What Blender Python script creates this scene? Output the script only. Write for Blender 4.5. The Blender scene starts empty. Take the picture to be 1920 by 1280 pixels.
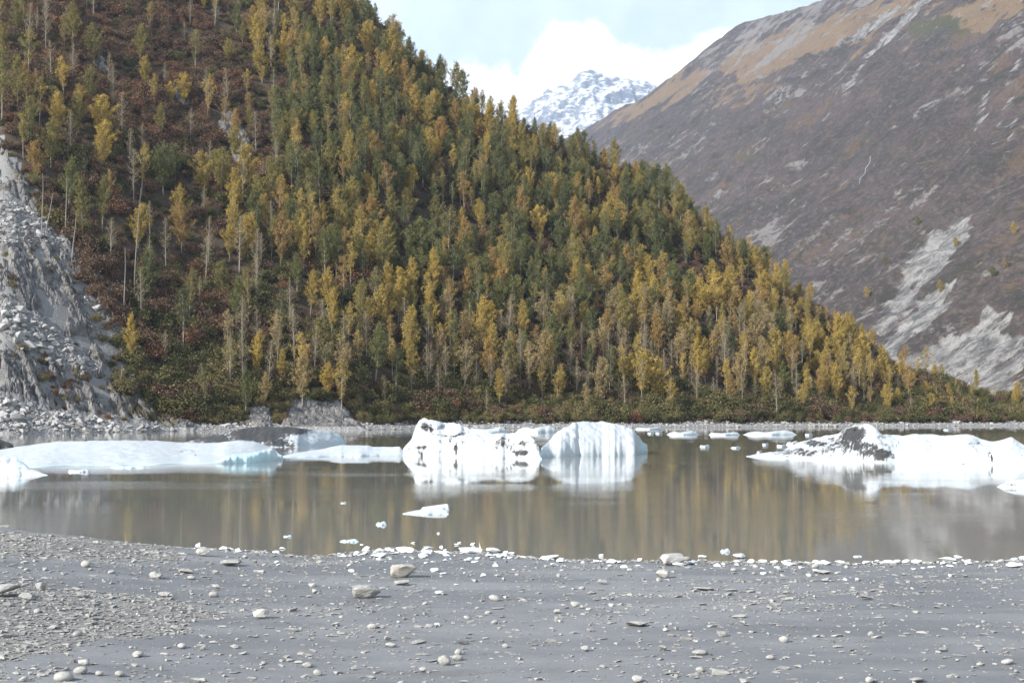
import bpy, bmesh, math, random
import numpy as np
from mathutils import Vector, noise as mnoise

R = math.radians
S = bpy.context.scene
COL = S.collection
rng = np.random.default_rng(11)
random.seed(11)

# ------------------------------------------------------------------ camera
F, CAMZ, HOR = 2667.0, 4.0, 775.0           # focal length in photo pixels, eye height, row of the horizon
PITCH = math.atan((HOR - 640) / F)
CP, SP = math.cos(PITCH), math.sin(PITCH)
cd = bpy.data.cameras.new('camera')
cd.sensor_width = 36; cd.sensor_fit = 'HORIZONTAL'; cd.lens = 36 * F / 1920
cd.clip_start = 0.5; cd.clip_end = 40000
cam = bpy.data.objects.new('camera', cd); COL.objects.link(cam)
cam.location = (0, 0, CAMZ); cam.rotation_euler = (math.pi / 2 + PITCH, 0, 0)
S.camera = cam

# ------------------------------------------------------------------ sun, sky, exposure
SUN_EL, SUN_AZ = R(31), R(-126)              # azimuth from +Y towards +X: from the left, a little behind the camera
sd = bpy.data.lights.new('sun', 'SUN'); sd.energy = 5.0; sd.angle = R(0.53); sd.color = (1.0, 0.95, 0.88)
sun = bpy.data.objects.new('sun', sd); COL.objects.link(sun)
to_sun = Vector((math.cos(SUN_EL) * math.sin(SUN_AZ), math.cos(SUN_EL) * math.cos(SUN_AZ), math.sin(SUN_EL)))
sun.rotation_euler = to_sun.to_track_quat('Z', 'Y').to_euler()

def nd(nt, typ, ins=None, **kw):
    n = nt.nodes.new(typ)
    for k, v in kw.items(): setattr(n, k, v)
    for k, v in (ins or {}).items():
        if isinstance(v, bpy.types.NodeSocket): nt.links.new(v, n.inputs[k])
        else: n.inputs[k].default_value = v
    return n
def math_(nt, op, a, b=0.0, c=None, clamp=False):
    ins = {0: a, 1: b}
    if c is not None: ins[2] = c
    return nd(nt, 'ShaderNodeMath', ins, operation=op, use_clamp=clamp).outputs[0]
def smooth(nt, x, lo, hi, a=0.0, b=1.0):
    return nd(nt, 'ShaderNodeMapRange', {'Value': x, 'From Min': lo, 'From Max': hi, 'To Min': a, 'To Max': b}, interpolation_type='SMOOTHSTEP').outputs[0]
def mixc(nt, f, a, b, blend='MIX'):
    n = nt.nodes.new('ShaderNodeMix'); n.data_type = 'RGBA'; n.blend_type = blend
    for i, v in ((0, f), (6, a), (7, b)):
        if isinstance(v, bpy.types.NodeSocket): nt.links.new(v, n.inputs[i])
        else: n.inputs[i].default_value = (*v, 1) if i and len(v) == 3 else v
    return n.outputs[2]
def noise_(nt, vec, scale, detail=4, rough=0.55, dist=0.0):
    return nd(nt, 'ShaderNodeTexNoise', {'Vector': vec, 'Scale': scale, 'Detail': detail, 'Roughness': rough, 'Distortion': dist}).outputs[0]

w = bpy.data.worlds.new('World'); S.world = w; w.use_nodes = True
nt = w.node_tree; nt.nodes.clear()
sky = nd(nt, 'ShaderNodeTexSky', sky_type='NISHITA', sun_disc=False, sun_elevation=SUN_EL, sun_rotation=SUN_AZ,
         altitude=100, air_density=1.0, dust_density=1.2, ozone_density=1.5)
tc = nd(nt, 'ShaderNodeTexCoord')
sep = nd(nt, 'ShaderNodeSeparateXYZ', {0: tc.outputs['Generated']})
az = math_(nt, 'ARCTAN2', sep.outputs[0], sep.outputs[1])
el = math_(nt, 'ARCSINE', sep.outputs[2])
n1 = noise_(nt, tc.outputs['Generated'], 26, 6, 0.6)
n2 = noise_(nt, tc.outputs['Generated'], 5, 3, 0.5)
# height of the cumulus tops round the horizon, by bearing
fc = nd(nt, 'ShaderNodeFloatCurve', {'Value': math_(nt, 'ADD', az, 0.5, clamp=True)})
cv = fc.mapping.curves[0]
prof = [(-0.5, .22), (-.3, .16), (-.15, .25), (-.05, .243), (-.022, .244), (-.004, .247), (.003, .242), (.012, .254), (.030, .266), (.052, .273), (.064, .270),
        (.074, .259), (.109, .2525), (.127, .256), (.146, .265), (.17, .25), (.25, .18), (.35, .24), (.5, .22)]
for i, (a, h) in enumerate(prof):
    if i == 0: cv.points[0].location = (0, h)
    elif i == len(prof) - 1: cv.points[-1].location = (1, h)
    else: cv.points.new(a + .5, h)
for p in cv.points: p.handle_type = 'AUTO'
fc.mapping.update()
top = math_(nt, 'ADD', fc.outputs[0], math_(nt, 'MULTIPLY', math_(nt, 'SUBTRACT', n1, .5), .06))
mask = smooth(nt, math_(nt, 'SUBTRACT', top, el), -0.004, 0.007)
wisp = smooth(nt, math_(nt, 'ADD', math_(nt, 'MULTIPLY', n2, 0.6), math_(nt, 'MULTIPLY', n1, .4)), .30, .72, .5, .85)
veil = mixc(nt, math_(nt, 'MULTIPLY', wisp, smooth(nt, el, .25, .9, 1.25, .25)), sky.outputs[0], (8.2, 9.6, 10.6))
skyc = mixc(nt, mask, veil, (13.0, 13.2, 13.4))
bg = nd(nt, 'ShaderNodeBackground', {'Color': skyc, 'Strength': 0.088})
nt.links.new(bg.outputs[0], nd(nt, 'ShaderNodeOutputWorld').inputs[0])

S.view_settings.view_transform = 'Standard'; S.view_settings.look = 'None'
S.view_settings.exposure = 0.68; S.view_settings.gamma = 1; S.view_settings.use_curve_mapping = False
S.render.engine = 'CYCLES'
cy = S.cycles
cy.max_bounces = 6; cy.diffuse_bounces = 1; cy.glossy_bounces = 2; cy.transmission_bounces = 3; cy.transparent_max_bounces = 4; cy.volume_bounces = 0
cy.caustics_reflective = False; cy.caustics_refractive = False
cy.use_denoising = True; cy.adaptive_threshold = 0.02

# ------------------------------------------------------------------ maths helpers
def ray(px, py):
    dx = (np.asarray(px, float) - 960) / F; dz = (640 - np.asarray(py, float)) / F
    return dx, CP - dz * SP, SP + dz * CP
def ground(px, py, z=0.0):
    x, y, zz = ray(px, py); t = (z - CAMZ) / zz
    return x * t, y * t
def tan_v(px, py):                           # rise over Y along a pixel's ray
    x, y, z = ray(px, py); return z / y
def proj(X, Y, Z):
    z = Z - CAMZ; d = Y * CP + z * SP
    return 960 + F * X / d, 640 - F * (-Y * SP + z * CP) / d
def interp(x, pts):
    p = np.asarray(pts, float); return np.interp(x, p[:, 0], p[:, 1])
def sstep(x, a, b):
    t = np.clip((x - a) / (b - a), 0, 1); return t * t * (3 - 2 * t)
def _h(ix, iy, seed):
    n = (ix.astype(np.int64) * 374761393 + iy.astype(np.int64) * 668265263 + seed * 974634777) & 0xffffffff
    n = ((n ^ (n >> 13)) * 1274126177) & 0xffffffff
    return ((n ^ (n >> 16)) & 0xffff) / 65535.0
def vn(x, y, seed=0):
    x = np.asarray(x, float); y = np.asarray(y, float)
    ix, iy = np.floor(x), np.floor(y); fx, fy = x - ix, y - iy
    fx = fx * fx * fx * (fx * (fx * 6 - 15) + 10); fy = fy * fy * fy * (fy * (fy * 6 - 15) + 10)
    a, b, c, d = _h(ix, iy, seed), _h(ix + 1, iy, seed), _h(ix, iy + 1, seed), _h(ix + 1, iy + 1, seed)
    return (a + (b - a) * fx) * (1 - fy) + (c + (d - c) * fx) * fy
def fbm(x, y, o=4, seed=0, g=0.5):
    s = 0; a = 1; t = 0
    for i in range(o):
        s = s + a * vn(x, y, seed + i * 17); t += a; a *= g; x = x * 2.03 + 3.1; y = y * 2.03 + 7.7
    return s / t * 2 - 1
def ridged(x, y, o=4, seed=0):
    s = 0; a = 1; t = 0
    for i in range(o):
        s = s + a * (1 - np.abs(vn(x, y, seed + i * 13) * 2 - 1)); t += a; a *= .5; x = x * 2.1 + 1.7; y = y * 2.1 + 9.2
    return s / t
def inpoly(px, py, poly):
    px = np.asarray(px, float); py = np.asarray(py, float); r = np.zeros(px.shape, bool); n = len(poly)
    for i in range(n):
        x0, y0 = poly[i]; x1, y1 = poly[(i + 1) % n]
        if y0 == y1: continue
        c = ((y0 > py) != (y1 > py)) & (px < (x1 - x0) * (py - y0) / (y1 - y0) + x0); r ^= c
    return r
def worley(x, y, seed=0):
    ix, iy = np.floor(x), np.floor(y); f1 = np.full(x.shape, 9.); f2 = f1.copy(); cid = np.zeros(x.shape)
    for dx in (-1, 0, 1):
        for dy in (-1, 0, 1):
            a, b = ix + dx, iy + dy; d = np.hypot(a + _h(a, b, seed) - x, b + _h(a, b, seed + 1) - y); c = _h(a, b, seed + 2)
            n = d < f1; f2 = np.where(n, f1, np.minimum(f2, d)); cid = np.where(n, c, cid); f1 = np.where(n, d, f1)
    return cid, f2 - f1
def terr(q, e=0.3):
    f = np.floor(q); return f + sstep(q - f, 0, e)

# ------------------------------------------------------------------ mesh helpers
def mesh_np(name, V, Fq, mat=None, smooth_=True, attrs=None, face_attrs=None):
    V = np.asarray(V, np.float32); Fq = np.asarray(Fq, np.int32); k = Fq.shape[1]
    me = bpy.data.meshes.new(name)
    me.vertices.add(len(V)); me.vertices.foreach_set('co', V.ravel())
    me.loops.add(Fq.size); me.loops.foreach_set('vertex_index', Fq.ravel())
    me.polygons.add(len(Fq)); me.polygons.foreach_set('loop_start', np.arange(0, Fq.size, k, dtype=np.int32))
    try: me.polygons.foreach_set('loop_total', np.full(len(Fq), k, np.int32))
    except Exception: pass
    me.polygons.foreach_set('use_smooth', np.full(len(Fq), smooth_, bool))
    for d, dom in ((attrs, 'POINT'), (face_attrs, 'FACE')):
        for n, a in (d or {}).items():
            at = me.attributes.new(n, 'FLOAT', dom); at.data.foreach_set('value', np.asarray(a, np.float32).ravel())
    me.update(calc_edges=True); me.validate()
    if mat: me.materials.append(mat)
    return me
def grid_faces(nx, ny):                       # index = i*ny + j
    i, j = np.meshgrid(np.arange(nx - 1), np.arange(ny - 1), indexing='ij')
    a = (i * ny + j).ravel(); return np.stack([a, a + ny, a + ny + 1, a + 1], 1)
def add(name, me, parent=None, loc=None, rot=None, scale=None):
    o = bpy.data.objects.new(name, me); COL.objects.link(o)
    if loc is not None: o.location = loc
    if rot is not None: o.rotation_euler = rot
    if scale is not None: o.scale = scale if hasattr(scale, '__len__') else (scale,) * 3
    if parent: o.parent = parent
    return o
def tag(o, label, cat, group=None, kind=None):
    o['label'] = label; o['category'] = cat
    if group: o['group'] = group
    if kind: o['kind'] = kind
    return o
def struct(o, label=None):
    o['kind'] = 'structure'
    if label: o['label'] = label
    return o
ORD = 'first second third fourth fifth sixth seventh eighth ninth tenth eleventh twelfth thirteenth fourteenth fifteenth sixteenth seventeenth eighteenth nineteenth twentieth twenty-first twenty-second twenty-third twenty-fourth twenty-fifth twenty-sixth twenty-seventh twenty-eighth twenty-ninth thirtieth'.split()
def number(items, skip=''):                   # items: (obj, head, place, px): gives each a label of its own, counted from the left where needed
    d = {}
    for it in items: d.setdefault((it[1], it[2]), []).append(it)
    for (head, place), L in d.items():
        L.sort(key=lambda q: q[3])
        for i, (o, h, p, x) in enumerate(L):
            s = f'{h} {p}'
            if len(L) > 1:
                s += (', leftmost' if i == 0 else ', rightmost' if i == len(L) - 1 else
                      f', {ORD[i]} from left' if i < 30 else f', {ORD[min(29, len(L) - 1 - i)]} from right')
            o['label'] = s

# ------------------------------------------------------------------ materials
def new_mat(name):
    m = bpy.data.materials.new(name); m.use_nodes = True; nt = m.node_tree; nt.nodes.clear()
    out = nt.nodes.new('ShaderNodeOutputMaterial'); return m, nt, out
def attr(nt, n): return nd(nt, 'ShaderNodeAttribute', attribute_name=n).outputs['Fac']
def finish(nt, out, col, rough=0.8, bump=None, bstr=0.3, bdist=0.1, spec=0.3):
    b = nd(nt, 'ShaderNodeBsdfPrincipled', {'Base Color': col, 'Roughness': rough, 'Specular IOR Level': spec})
    if bump is not None:
        nt.links.new(nd(nt, 'ShaderNodeBump', {'Height': bump, 'Strength': bstr, 'Distance': bdist}).outputs[0], b.inputs['Normal'])
    nt.links.new(b.outputs[0], out.inputs[0]); return b
def objvec(nt, scale=(1, 1, 1)):
    t = nd(nt, 'ShaderNodeTexCoord').outputs['Object']
    return nd(nt, 'ShaderNodeMapping', {'Vector': t, 'Scale': scale}).outputs[0]

def leaf_mat(name, c1, c2, c3, trans=0.25):
    m, nt, out = new_mat(name)
    oi = nd(nt, 'ShaderNodeObjectInfo').outputs['Random']; lv = attr(nt, 'lv')
    a = mixc(nt, oi, c1, c2); b = mixc(nt, smooth(nt, lv, .45, 1.0, 0, .8), a, c3)
    v = math_(nt, 'ADD', math_(nt, 'MULTIPLY', lv, .6), .7)
    col = nd(nt, 'ShaderNodeHueSaturation', {'Color': b, 'Value': v}).outputs[0]
    d = nd(nt, 'ShaderNodeBsdfDiffuse', {'Color': col}); t = nd(nt, 'ShaderNodeBsdfTranslucent', {'Color': col})
    nt.links.new(nd(nt, 'ShaderNodeMixShader', {0: trans, 1: d.outputs[0], 2: t.outputs[0]}).outputs[0], out.inputs[0]); return m
LEAF = {
    'golden': leaf_mat('golden_leaves', (.32, .245, .075), (.50, .35, .085), (.40, .31, .11), .2),
    'amber': leaf_mat('amber_leaves', (.29, .20, .085), (.40, .25, .085), (.36, .26, .10), .2),
    'olive': leaf_mat('olive_leaves', (.16, .160, .066), (.30, .25, .080), (.30, .235, .085), .2),
    'green': leaf_mat('green_leaves', (.080, .105, .055), (.16, .172, .066), (.20, .18, .065), .2),
    'tan': leaf_mat('tan_leaves', (.28, .225, .125), (.38, .28, .12), (.35, .285, .165), .2),
}
SHRUB = {
    'alder': leaf_mat('alder_leaves', (.080, .085, .042), (.11, .108, .048), (.15, .13, .06), .12),
    'olive': leaf_mat('olive_shrub_leaves', (.15, .14, .068), (.17, .145, .07), (.22, .17, .08), .12),
    'brown': leaf_mat('brown_shrub_leaves', (.150, .098, .066), (.125, .086, .062), (.19, .135, .09), .12),
    'rust': leaf_mat('rust_shrub_leaves', (.185, .100, .060), (.16, .094, .060), (.23, .14, .085), .12),
}
def bark_mat(name, c1, c2):
    m, nt, out = new_mat(name); v = objvec(nt, (6, 6, 1.2))
    finish(nt, out, mixc(nt, noise_(nt, v, 2.0), c1, c2), .9); return m
BARK = bark_mat('pale_bark', (.20, .175, .14), (.36, .33, .28))
DEADWOOD = bark_mat('dead_wood', (.17, .155, .14), (.30, .28, .25))

# ------------------------------------------------------------------ large land forms
SHORE = [(-900, 799), (-400, 805), (-150, 811), (0, 813.5), (150, 811), (330, 808.2), (400, 807.6), (650, 806), (800, 804.2), (1000, 802.8), (1300, 801.2), (1600, 799.3), (1920, 797.8), (2400, 796.5), (3000, 795)]
CREST = [(-900, 730), (-600, 640), (-330, 330), (-190, 60), (-90, -110), (540, -110), (620, -50), (700, 40), (760, 105), (850, 170), (900, 215), (960, 245), (1050, 285), (1150, 318), (1240, 352), (1330, 430), (1420, 505), (1500, 565),
         (1640, 668), (1700, 706), (1800, 739), (1920, 757), (2100, 762), (3000, 766)]
SLOPE = [(-900, .45), (-300, .7), (0, .78), (300, .78), (700, .74), (1000, .66), (1300, .58), (1600, .48), (1800, .40), (3000, .35)]
_c = np.linspace(-900, 3000, 400)
_Ys = ground(_c, interp(_c, SHORE))[1]
_k = np.exp(-np.linspace(-2, 2, 9) ** 2); _k /= _k.sum()
_Ys = np.convolve(np.pad(_Ys, 4, 'edge'), _k, 'valid')
_s = interp(_c, SLOPE); _v = tan_v(_c, interp(_c, CREST))
_Yc = (_s * (_Ys + 12) + CAMZ) / (_s - _v); _Zc = _v * _Yc + CAMZ
def col_of(X, Y): return 960 + F * X / Y
def hill(X, Y, detail=True):
    p = col_of(X, Y); Ys = np.interp(p, _c, _Ys); s = np.interp(p, _c, _s); Yc = np.interp(p, _c, _Yc); Zc = np.interp(p, _c, _Zc)
    t = Y - Ys
    k0 = 4.0
    face = .13 * t + (s - .13) * k0 * np.logaddexp(0, (t - 12) / k0)
    face = np.where(t < 0, .25 * t, face)
    back = Zc + 1.5 - .35 * (Y - Yc)
    k = .03 * Zc + .6
    z = -k * np.logaddexp(-face / k, -back / k)
    if detail:
        a = sstep(t, 8, 60)
        z = z + a * (2.4 * fbm(X / 45, Y / 60, 3, 3) + 1.6 * fbm(X / 13, Y / 16, 3, 5)) + sstep(t, 0, 10) * .35 * fbm(X / 4, Y / 4, 2, 8)
    return z
def shore_t(X, Y): return Y - np.interp(col_of(X, Y), _c, _Ys)
def at_hill(px, py, lo=200, hi=900):          # where a pixel's ray meets the hillside
    x, y, z = ray(px, py); Y = np.linspace(lo, hi, 2800); f = hill(x / y * Y, Y) - (CAMZ + z / y * Y)
    i = int(np.argmax(f > 0)); return (x / y * Y[i], Y[i], float(hill(x / y * Y[i], Y[i])))

ROCKPOLY = [(-330, 150), (-60, 205), (0, 250), (30, 300), (60, 350), (85, 395), (120, 430), (150, 470), (200, 520), (235, 570), (245, 630), (235, 690), (262, 715), (290, 740), (330, 765), (372, 790), (388, 822), (388, 900), (-330, 900)]
# hillside soil
m, nt, out = new_mat('hillside_soil'); v = objvec(nt)
c = mixc(nt, noise_(nt, v, .08), (.060, .042, .030), (.095, .068, .046))
c = mixc(nt, smooth(nt, noise_(nt, v, .5, 5), .45, .7), c, (.045, .042, .022))
sh = attr(nt, 'shore')
c = mixc(nt, smooth(nt, math_(nt, 'ADD', sh, math_(nt, 'MULTIPLY', noise_(nt, v, .4, 4), .5)), .6, .9), c, mixc(nt, noise_(nt, v, 1.8, 5, .7), (.13, .13, .128), (.31, .305, .30)))
finish(nt, out, c, .95, noise_(nt, v, 1.2, 6, .7), .6, .6); MSOIL = m
cols = np.linspace(-800, 2700, 440); rows = np.concatenate([np.linspace(-12, 14, 22), 14 + np.linspace(0, 1, 170)[1:] ** 1.25 * 470])
U, T = np.meshgrid((cols - 960) / F, rows, indexing='ij'); Y = np.interp(960 + F * U, _c, _Ys) + T; X = U * Y; Z = hill(X, Y)
struct(add('hillside', mesh_np('hillside', np.stack([X, Y, Z], 2).reshape(-1, 3), grid_faces(len(cols), len(rows)), MSOIL, True, {'shore': np.maximum(1 - sstep(T, 3.0, 8.5), inpoly(*proj(X, Y, Z), ROCKPOLY) * 1.0)})), 'steep forested hillside rising from the far shore')

# lake water and valley floor
m, nt, out = new_mat('silty_water')
tcv = nd(nt, 'ShaderNodeTexCoord').outputs['Object']
big = noise_(nt, nd(nt, 'ShaderNodeMapping', {'Vector': tcv, 'Scale': (.030, .050, 1)}).outputs[0], 1, 3, .5)
r1 = noise_(nt, nd(nt, 'ShaderNodeMapping', {'Vector': tcv, 'Scale': (1.3, 2.4, 1)}).outputs[0], 1.6, 3, .55)
r2 = noise_(nt, nd(nt, 'ShaderNodeMapping', {'Vector': tcv, 'Scale': (.35, .8, 1)}).outputs[0], .7, 2, .5)
cal = smooth(nt, big, .38, .66, .08, 1.0)
hgt = math_(nt, 'MULTIPLY', math_(nt, 'ADD', math_(nt, 'MULTIPLY', r1, .007), math_(nt, 'MULTIPLY', r2, .003)), cal)
bp = nd(nt, 'ShaderNodeBump', {'Height': hgt, 'Strength': 1.0, 'Distance': 1.0})
b = nd(nt, 'ShaderNodeBsdfPrincipled', {'Base Color': (.215, .213, .192, 1), 'Roughness': .02, 'IOR': 1.333, 'Specular IOR Level': .5, 'Normal': bp.outputs[0]})
nt.links.new(b.outputs[0], out.inputs[0]); MWATER = m
struct(add('lake_water', mesh_np('lake_water', [(-900, 25, 0), (1700, 25, 0), (1700, 2600, 0), (-900, 2600, 0)], [(0, 1, 2, 3)], MWATER, False)), 'still silty brown glacial lake')
m, nt, out = new_mat('valley_gravel'); v = objvec(nt)
finish(nt, out, mixc(nt, noise_(nt, v, .05, 6), (.14, .13, .12), (.25, .24, .225)), .95); MVAL = m
struct(add('ground', mesh_np('ground', [(-1100, -100, -3), (4200, -100, -3), (4200, 10400, -3), (-1100, 10400, -3)], [(0, 1, 2, 3)], MVAL, False)), 'valley floor under and beyond the lake')

# ------------------------------------------------------------------ the valley wall on the right
MO = Vector((324, 900, 0)); DX = np.array([.312, -.950]); DY = np.array([.950, .312]); WC = 1154.0
RIDGE = [(900, 330), (1050, 264), (1115, 232), (1130, 224), (1200, 186), (1290, 131), (1330, 92), (1390, 47), (1440, 31), (1500, 17), (1560, -4), (1640, -40), (1800, -90), (2000, -170), (2600, -420), (6000, -900)]
ss = np.linspace(-4700, 700, 540); ww = np.linspace(-60, 1330, 210)
s_, w_ = np.meshgrid(ss, ww, indexing='ij')
cx = MO.x + DX[0] * ss + DY[0] * WC; cyy = MO.y + DX[1] * ss + DY[1] * WC
cp = np.clip(960 + F * cx / np.maximum(cyy, 150), 800, 6000)
zr = np.minimum(tan_v(cp, interp(cp, RIDGE)) * np.maximum(cyy, 500) + CAMZ, 1100)
zr = zr + 10 * fbm(ss / 120, ss * 0 + .5, 4, 31)
q = w_ / WC
face = zr[:, None] * np.clip(q, 0, None) ** 1.04 + np.minimum(w_, 0) * .3
back = zr[:, None] + 14 - .9 * (w_ - WC)
kk = 9.0
zz = -kk * np.logaddexp(-face / kk, -back / kk)
env = sstep(w_, 0, 150) * (1 - .75 * sstep(w_, 950, WC))
wp = s_ + 60 * fbm(s_ / 300, w_ / 300, 3, 40)
zz = zz + env * (44 * (ridged(wp / 330, w_ / 1500, 3, 41) - .55) + 28 * (ridged(wp / 110, w_ / 420, 3, 42) - .5) + 15 * fbm(wp / 38, w_ / 70, 4, 43) + 5 * fbm(s_ / 14, w_ / 16, 2, 44))
zz = zz + (6 * ridged(s_ / 90, w_ / 60, 4, 47) - 3) * sstep(w_, 850, 1050)
Xw = MO.x + DX[0] * s_ + DY[0] * w_; Yw = MO.y + DX[1] * s_ + DY[1] * w_
PX, PY = proj(Xw, np.maximum(Yw, 100), zz)
jx = PX + 34 * fbm(s_ / 70, w_ / 110, 5, 50, .62); jy = PY + 30 * fbm(s_ / 70, w_ / 110, 5, 51, .62)
def soft(poly, d=5):
    a = 0
    for ox, oy in ((0, 0), (d, 0), (-d, 0), (0, d), (0, -d)): a = a + inpoly(jx + ox, jy + oy, poly)
    return a / 5.0
def streak(x0, y0, x1, y1, wd):
    ex, ey = x1 - x0, y1 - y0; L2 = ex * ex + ey * ey
    u_ = np.clip(((PX - x0) * ex + (PY - y0) * ey) / L2, 0, 1); dd = np.hypot(PX - x0 - u_ * ex, PY - y0 - u_ * ey) + 5 * fbm(s_ / 30, w_ / 40, 3, 53)
    return 1 - sstep(dd, wd * .6, wd)
grass = np.maximum.reduce([soft([(1090, 250), (1200, 190), (1285, 135), (1330, 125), (1300, 160), (1190, 215)]), soft([(1330, 120), (1500, 50), (1690, -10), (1760, -10), (1640, 60), (1560, 110), (1460, 130), (1380, 150)]) * .8,
                           soft([(1760, 20), (1920, -20), (1920, 20), (1820, 60)]) * .8, .5 * soft([(1300, 190), (1400, 140), (1480, 150), (1380, 200)])])
rock = .6 * np.maximum.reduce([soft([(1290, 140), (1330, 90), (1440, 20), (1600, -60), (1700, -60), (1560, 50), (1450, 100), (1370, 130)]) * .85,
                          .75 * soft([(1440, 175), (1500, 130), (1520, 150), (1450, 220)]), .8 * soft([(1570, 190), (1590, 160), (1640, 140), (1600, 180)]), .8 * soft([(1680, 135), (1750, 95), (1760, 110), (1700, 140)]),
                          .8 * soft([(1860, 50), (1920, 20), (1920, 70), (1880, 110)]), .75 * soft([(1690, 375), (1740, 350), (1770, 330), (1740, 380), (1700, 390)]), .8 * soft([(1410, 440), (1450, 400), (1470, 430), (1430, 460)])])
scar = np.maximum.reduce([soft([(1812, 400), (1832, 408), (1822, 440), (1790, 480), (1768, 520), (1735, 545), (1690, 600), (1650, 622), (1636, 600), (1672, 562), (1690, 520), (1700, 478), (1745, 430)]),
                          soft([(1805, 528), (1788, 560), (1748, 600), (1722, 632), (1690, 655), (1660, 640), (1700, 600), (1726, 566), (1770, 530)]),
                          .9 * soft([(1545, 560), (1580, 528), (1600, 520), (1570, 560)]), .85 * soft([(1660, 640), (1720, 655), (1790, 610), (1850, 590), (1900, 570), (1890, 620), (1920, 640), (1920, 760), (1760, 720), (1700, 690)]),
                          .8 * soft([(1830, 590), (1860, 560), (1880, 570), (1850, 610)]), streak(1745, -10, 1625, 105, 7), .9 * streak(1690, 10, 1590, 78, 9), .7 * streak(1625, 110, 1588, 165, 5),
                          .6 * streak(1920, 80, 1860, 290, 6), .6 * streak(1850, 180, 1820, 260, 5), .5 * streak(1900, 230, 1890, 285, 8)])
green = np.maximum.reduce([.8 * soft([(1490, 95), (1560, 70), (1590, 90), (1530, 120)]), .6 * soft([(1700, 30), (1800, 10), (1900, 30), (1800, 60), (1720, 60)]), .5 * soft([(1380, 300), (1420, 280), (1430, 300)])])
carve = zz - 3.5 * scar
V = np.stack([s_, w_, carve], 2).reshape(-1, 3)
m, nt, out = new_mat('heath_and_rock'); v = objvec(nt)
vs = objvec(nt, (.55, 1, 1)); vf = objvec(nt, (1, .5, .5))
fine = noise_(nt, vf, .06, 6, .65); mid = noise_(nt, vs, .012, 5, .6); gr = noise_(nt, v, .16, 4, .7)
c = mixc(nt, smooth(nt, mid, .40, .60), (.050, .042, .040), (.080, .060, .057))
c = mixc(nt, smooth(nt, fine, .45, .60, 0, .75), c, (.050, .044, .034))
c = mixc(nt, smooth(nt, gr, .48, .62, 0, .6), c, (.125, .105, .092))
c = mixc(nt, smooth(nt, noise_(nt, objvec(nt, (1, .45, .45)), .02, 7, .66, .4), .54, .64, 0, .45), c, (.135, .088, .048))
c = mixc(nt, smooth(nt, noise_(nt, objvec(nt, (1, .5, .5)), .035, 7, .7, .3), .53, .62, 0, .7), c, (.038, .038, .028))
c = mixc(nt, attr(nt, 'green'), c, (.06, .065, .025))
g = math_(nt, 'ADD', attr(nt, 'grass'), math_(nt, 'MULTIPLY', math_(nt, 'SUBTRACT', fine, .5), 3.0))
c = mixc(nt, smooth(nt, g, .35, .65), c, mixc(nt, gr, (.14, .098, .060), (.19, .135, .085)))
rk = math_(nt, 'ADD', math_(nt, 'ADD', attr(nt, 'rock'), math_(nt, 'MULTIPLY', math_(nt, 'SUBTRACT', noise_(nt, objvec(nt, (1.0, .8, .8)), .03, 10, .76), .5), 4.8)), math_(nt, 'MULTIPLY', math_(nt, 'SUBTRACT', noise_(nt, v, .005, 4), .5), 2.2))
c = mixc(nt, smooth(nt, rk, .36, .62, 0, .9), c, mixc(nt, gr, (.10, .092, .085), (.27, .25, .235)))
sc = math_(nt, 'ADD', attr(nt, 'scar'), math_(nt, 'MULTIPLY', math_(nt, 'SUBTRACT', fine, .5), 3.2))
c = mixc(nt, smooth(nt, sc, .42, .72, 0, .9), c, mixc(nt, smooth(nt, noise_(nt, vf, .09, 7, .74), .38, .62), (.085, .085, .084), (.30, .29, .275)))
hh = math_(nt, 'ADD', math_(nt, 'MULTIPLY', fine, 8.0), math_(nt, 'ADD', math_(nt, 'MULTIPLY', gr, 3.0), math_(nt, 'MULTIPLY', noise_(nt, v, .5, 3, .7), 1.2)))
finish(nt, out, c, .95, hh, .9, 1.0, .1); MHEATH = m
mt = struct(add('mountain', mesh_np('mountain', V, grid_faces(len(ss), len(ww)), MHEATH, True, {'rock': rock, 'grass': grass, 'scar': scar, 'green': green}), loc=MO, rot=(0, 0, math.atan2(DX[1], DX[0]))), 'brown heath mountain slope with grey scree gullies')
_mt = (PX, PY, Xw, Yw, carve)
def at_mountain(px, py, n=3):
    d = np.hypot(_mt[0] - px, _mt[1] - py) + _mt[3] * 1e-3; d[(_mt[3] < 500)] = 1e9
    i = np.unravel_index(np.argmin(d), d.shape); return Vector((_mt[2][i], _mt[3][i], _mt[4][i]))

# ------------------------------------------------------------------ snowy peak far behind
PEAK = [(-400, 380), (900, 290), (960, 225), (985, 203), (1012, 178), (1030, 164), (1055, 158), (1075, 150), (1092, 134), (1112, 131), (1125, 136), (1150, 144), (1180, 147), (1210, 152), (1250, 168), (1320, 190), (1500, 240), (2400, 420)]
YP = 9000.0
pu = np.linspace(-.06, .22, 330); pd = np.concatenate([np.linspace(-900, 260, 170), np.linspace(290, 2600, 60)])
Up, Dp = np.meshgrid(pu, pd, indexing='ij'); pc = 960 + F * Up
ztop = tan_v(pc, interp(pc, PEAK)) * YP + CAMZ
Yp = YP - Dp; Xp = Up * YP
zp = np.where(Dp > 0, ztop - Dp * 1.02 * (1 - .00005 * Dp), ztop + Dp * .9)
aa = sstep(np.abs(Dp), 5, 160)
zp = zp + aa * (120 * (ridged((Xp + .5 * Dp) / 300, Dp / 420, 4, 61) - .6) + 45 * (ridged(Xp / 90, (Dp + .4 * Xp) / 80, 4, 62) - .55)) + 16 * fbm(Xp / 35, Dp / 35, 4, 63)
zp = np.maximum(zp, -2.5)
m, nt, out = new_mat('snow_and_rock'); v = objvec(nt)
gz = nd(nt, 'ShaderNodeSeparateXYZ', {0: nd(nt, 'ShaderNodeNewGeometry').outputs['Normal']}).outputs[2]
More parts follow.
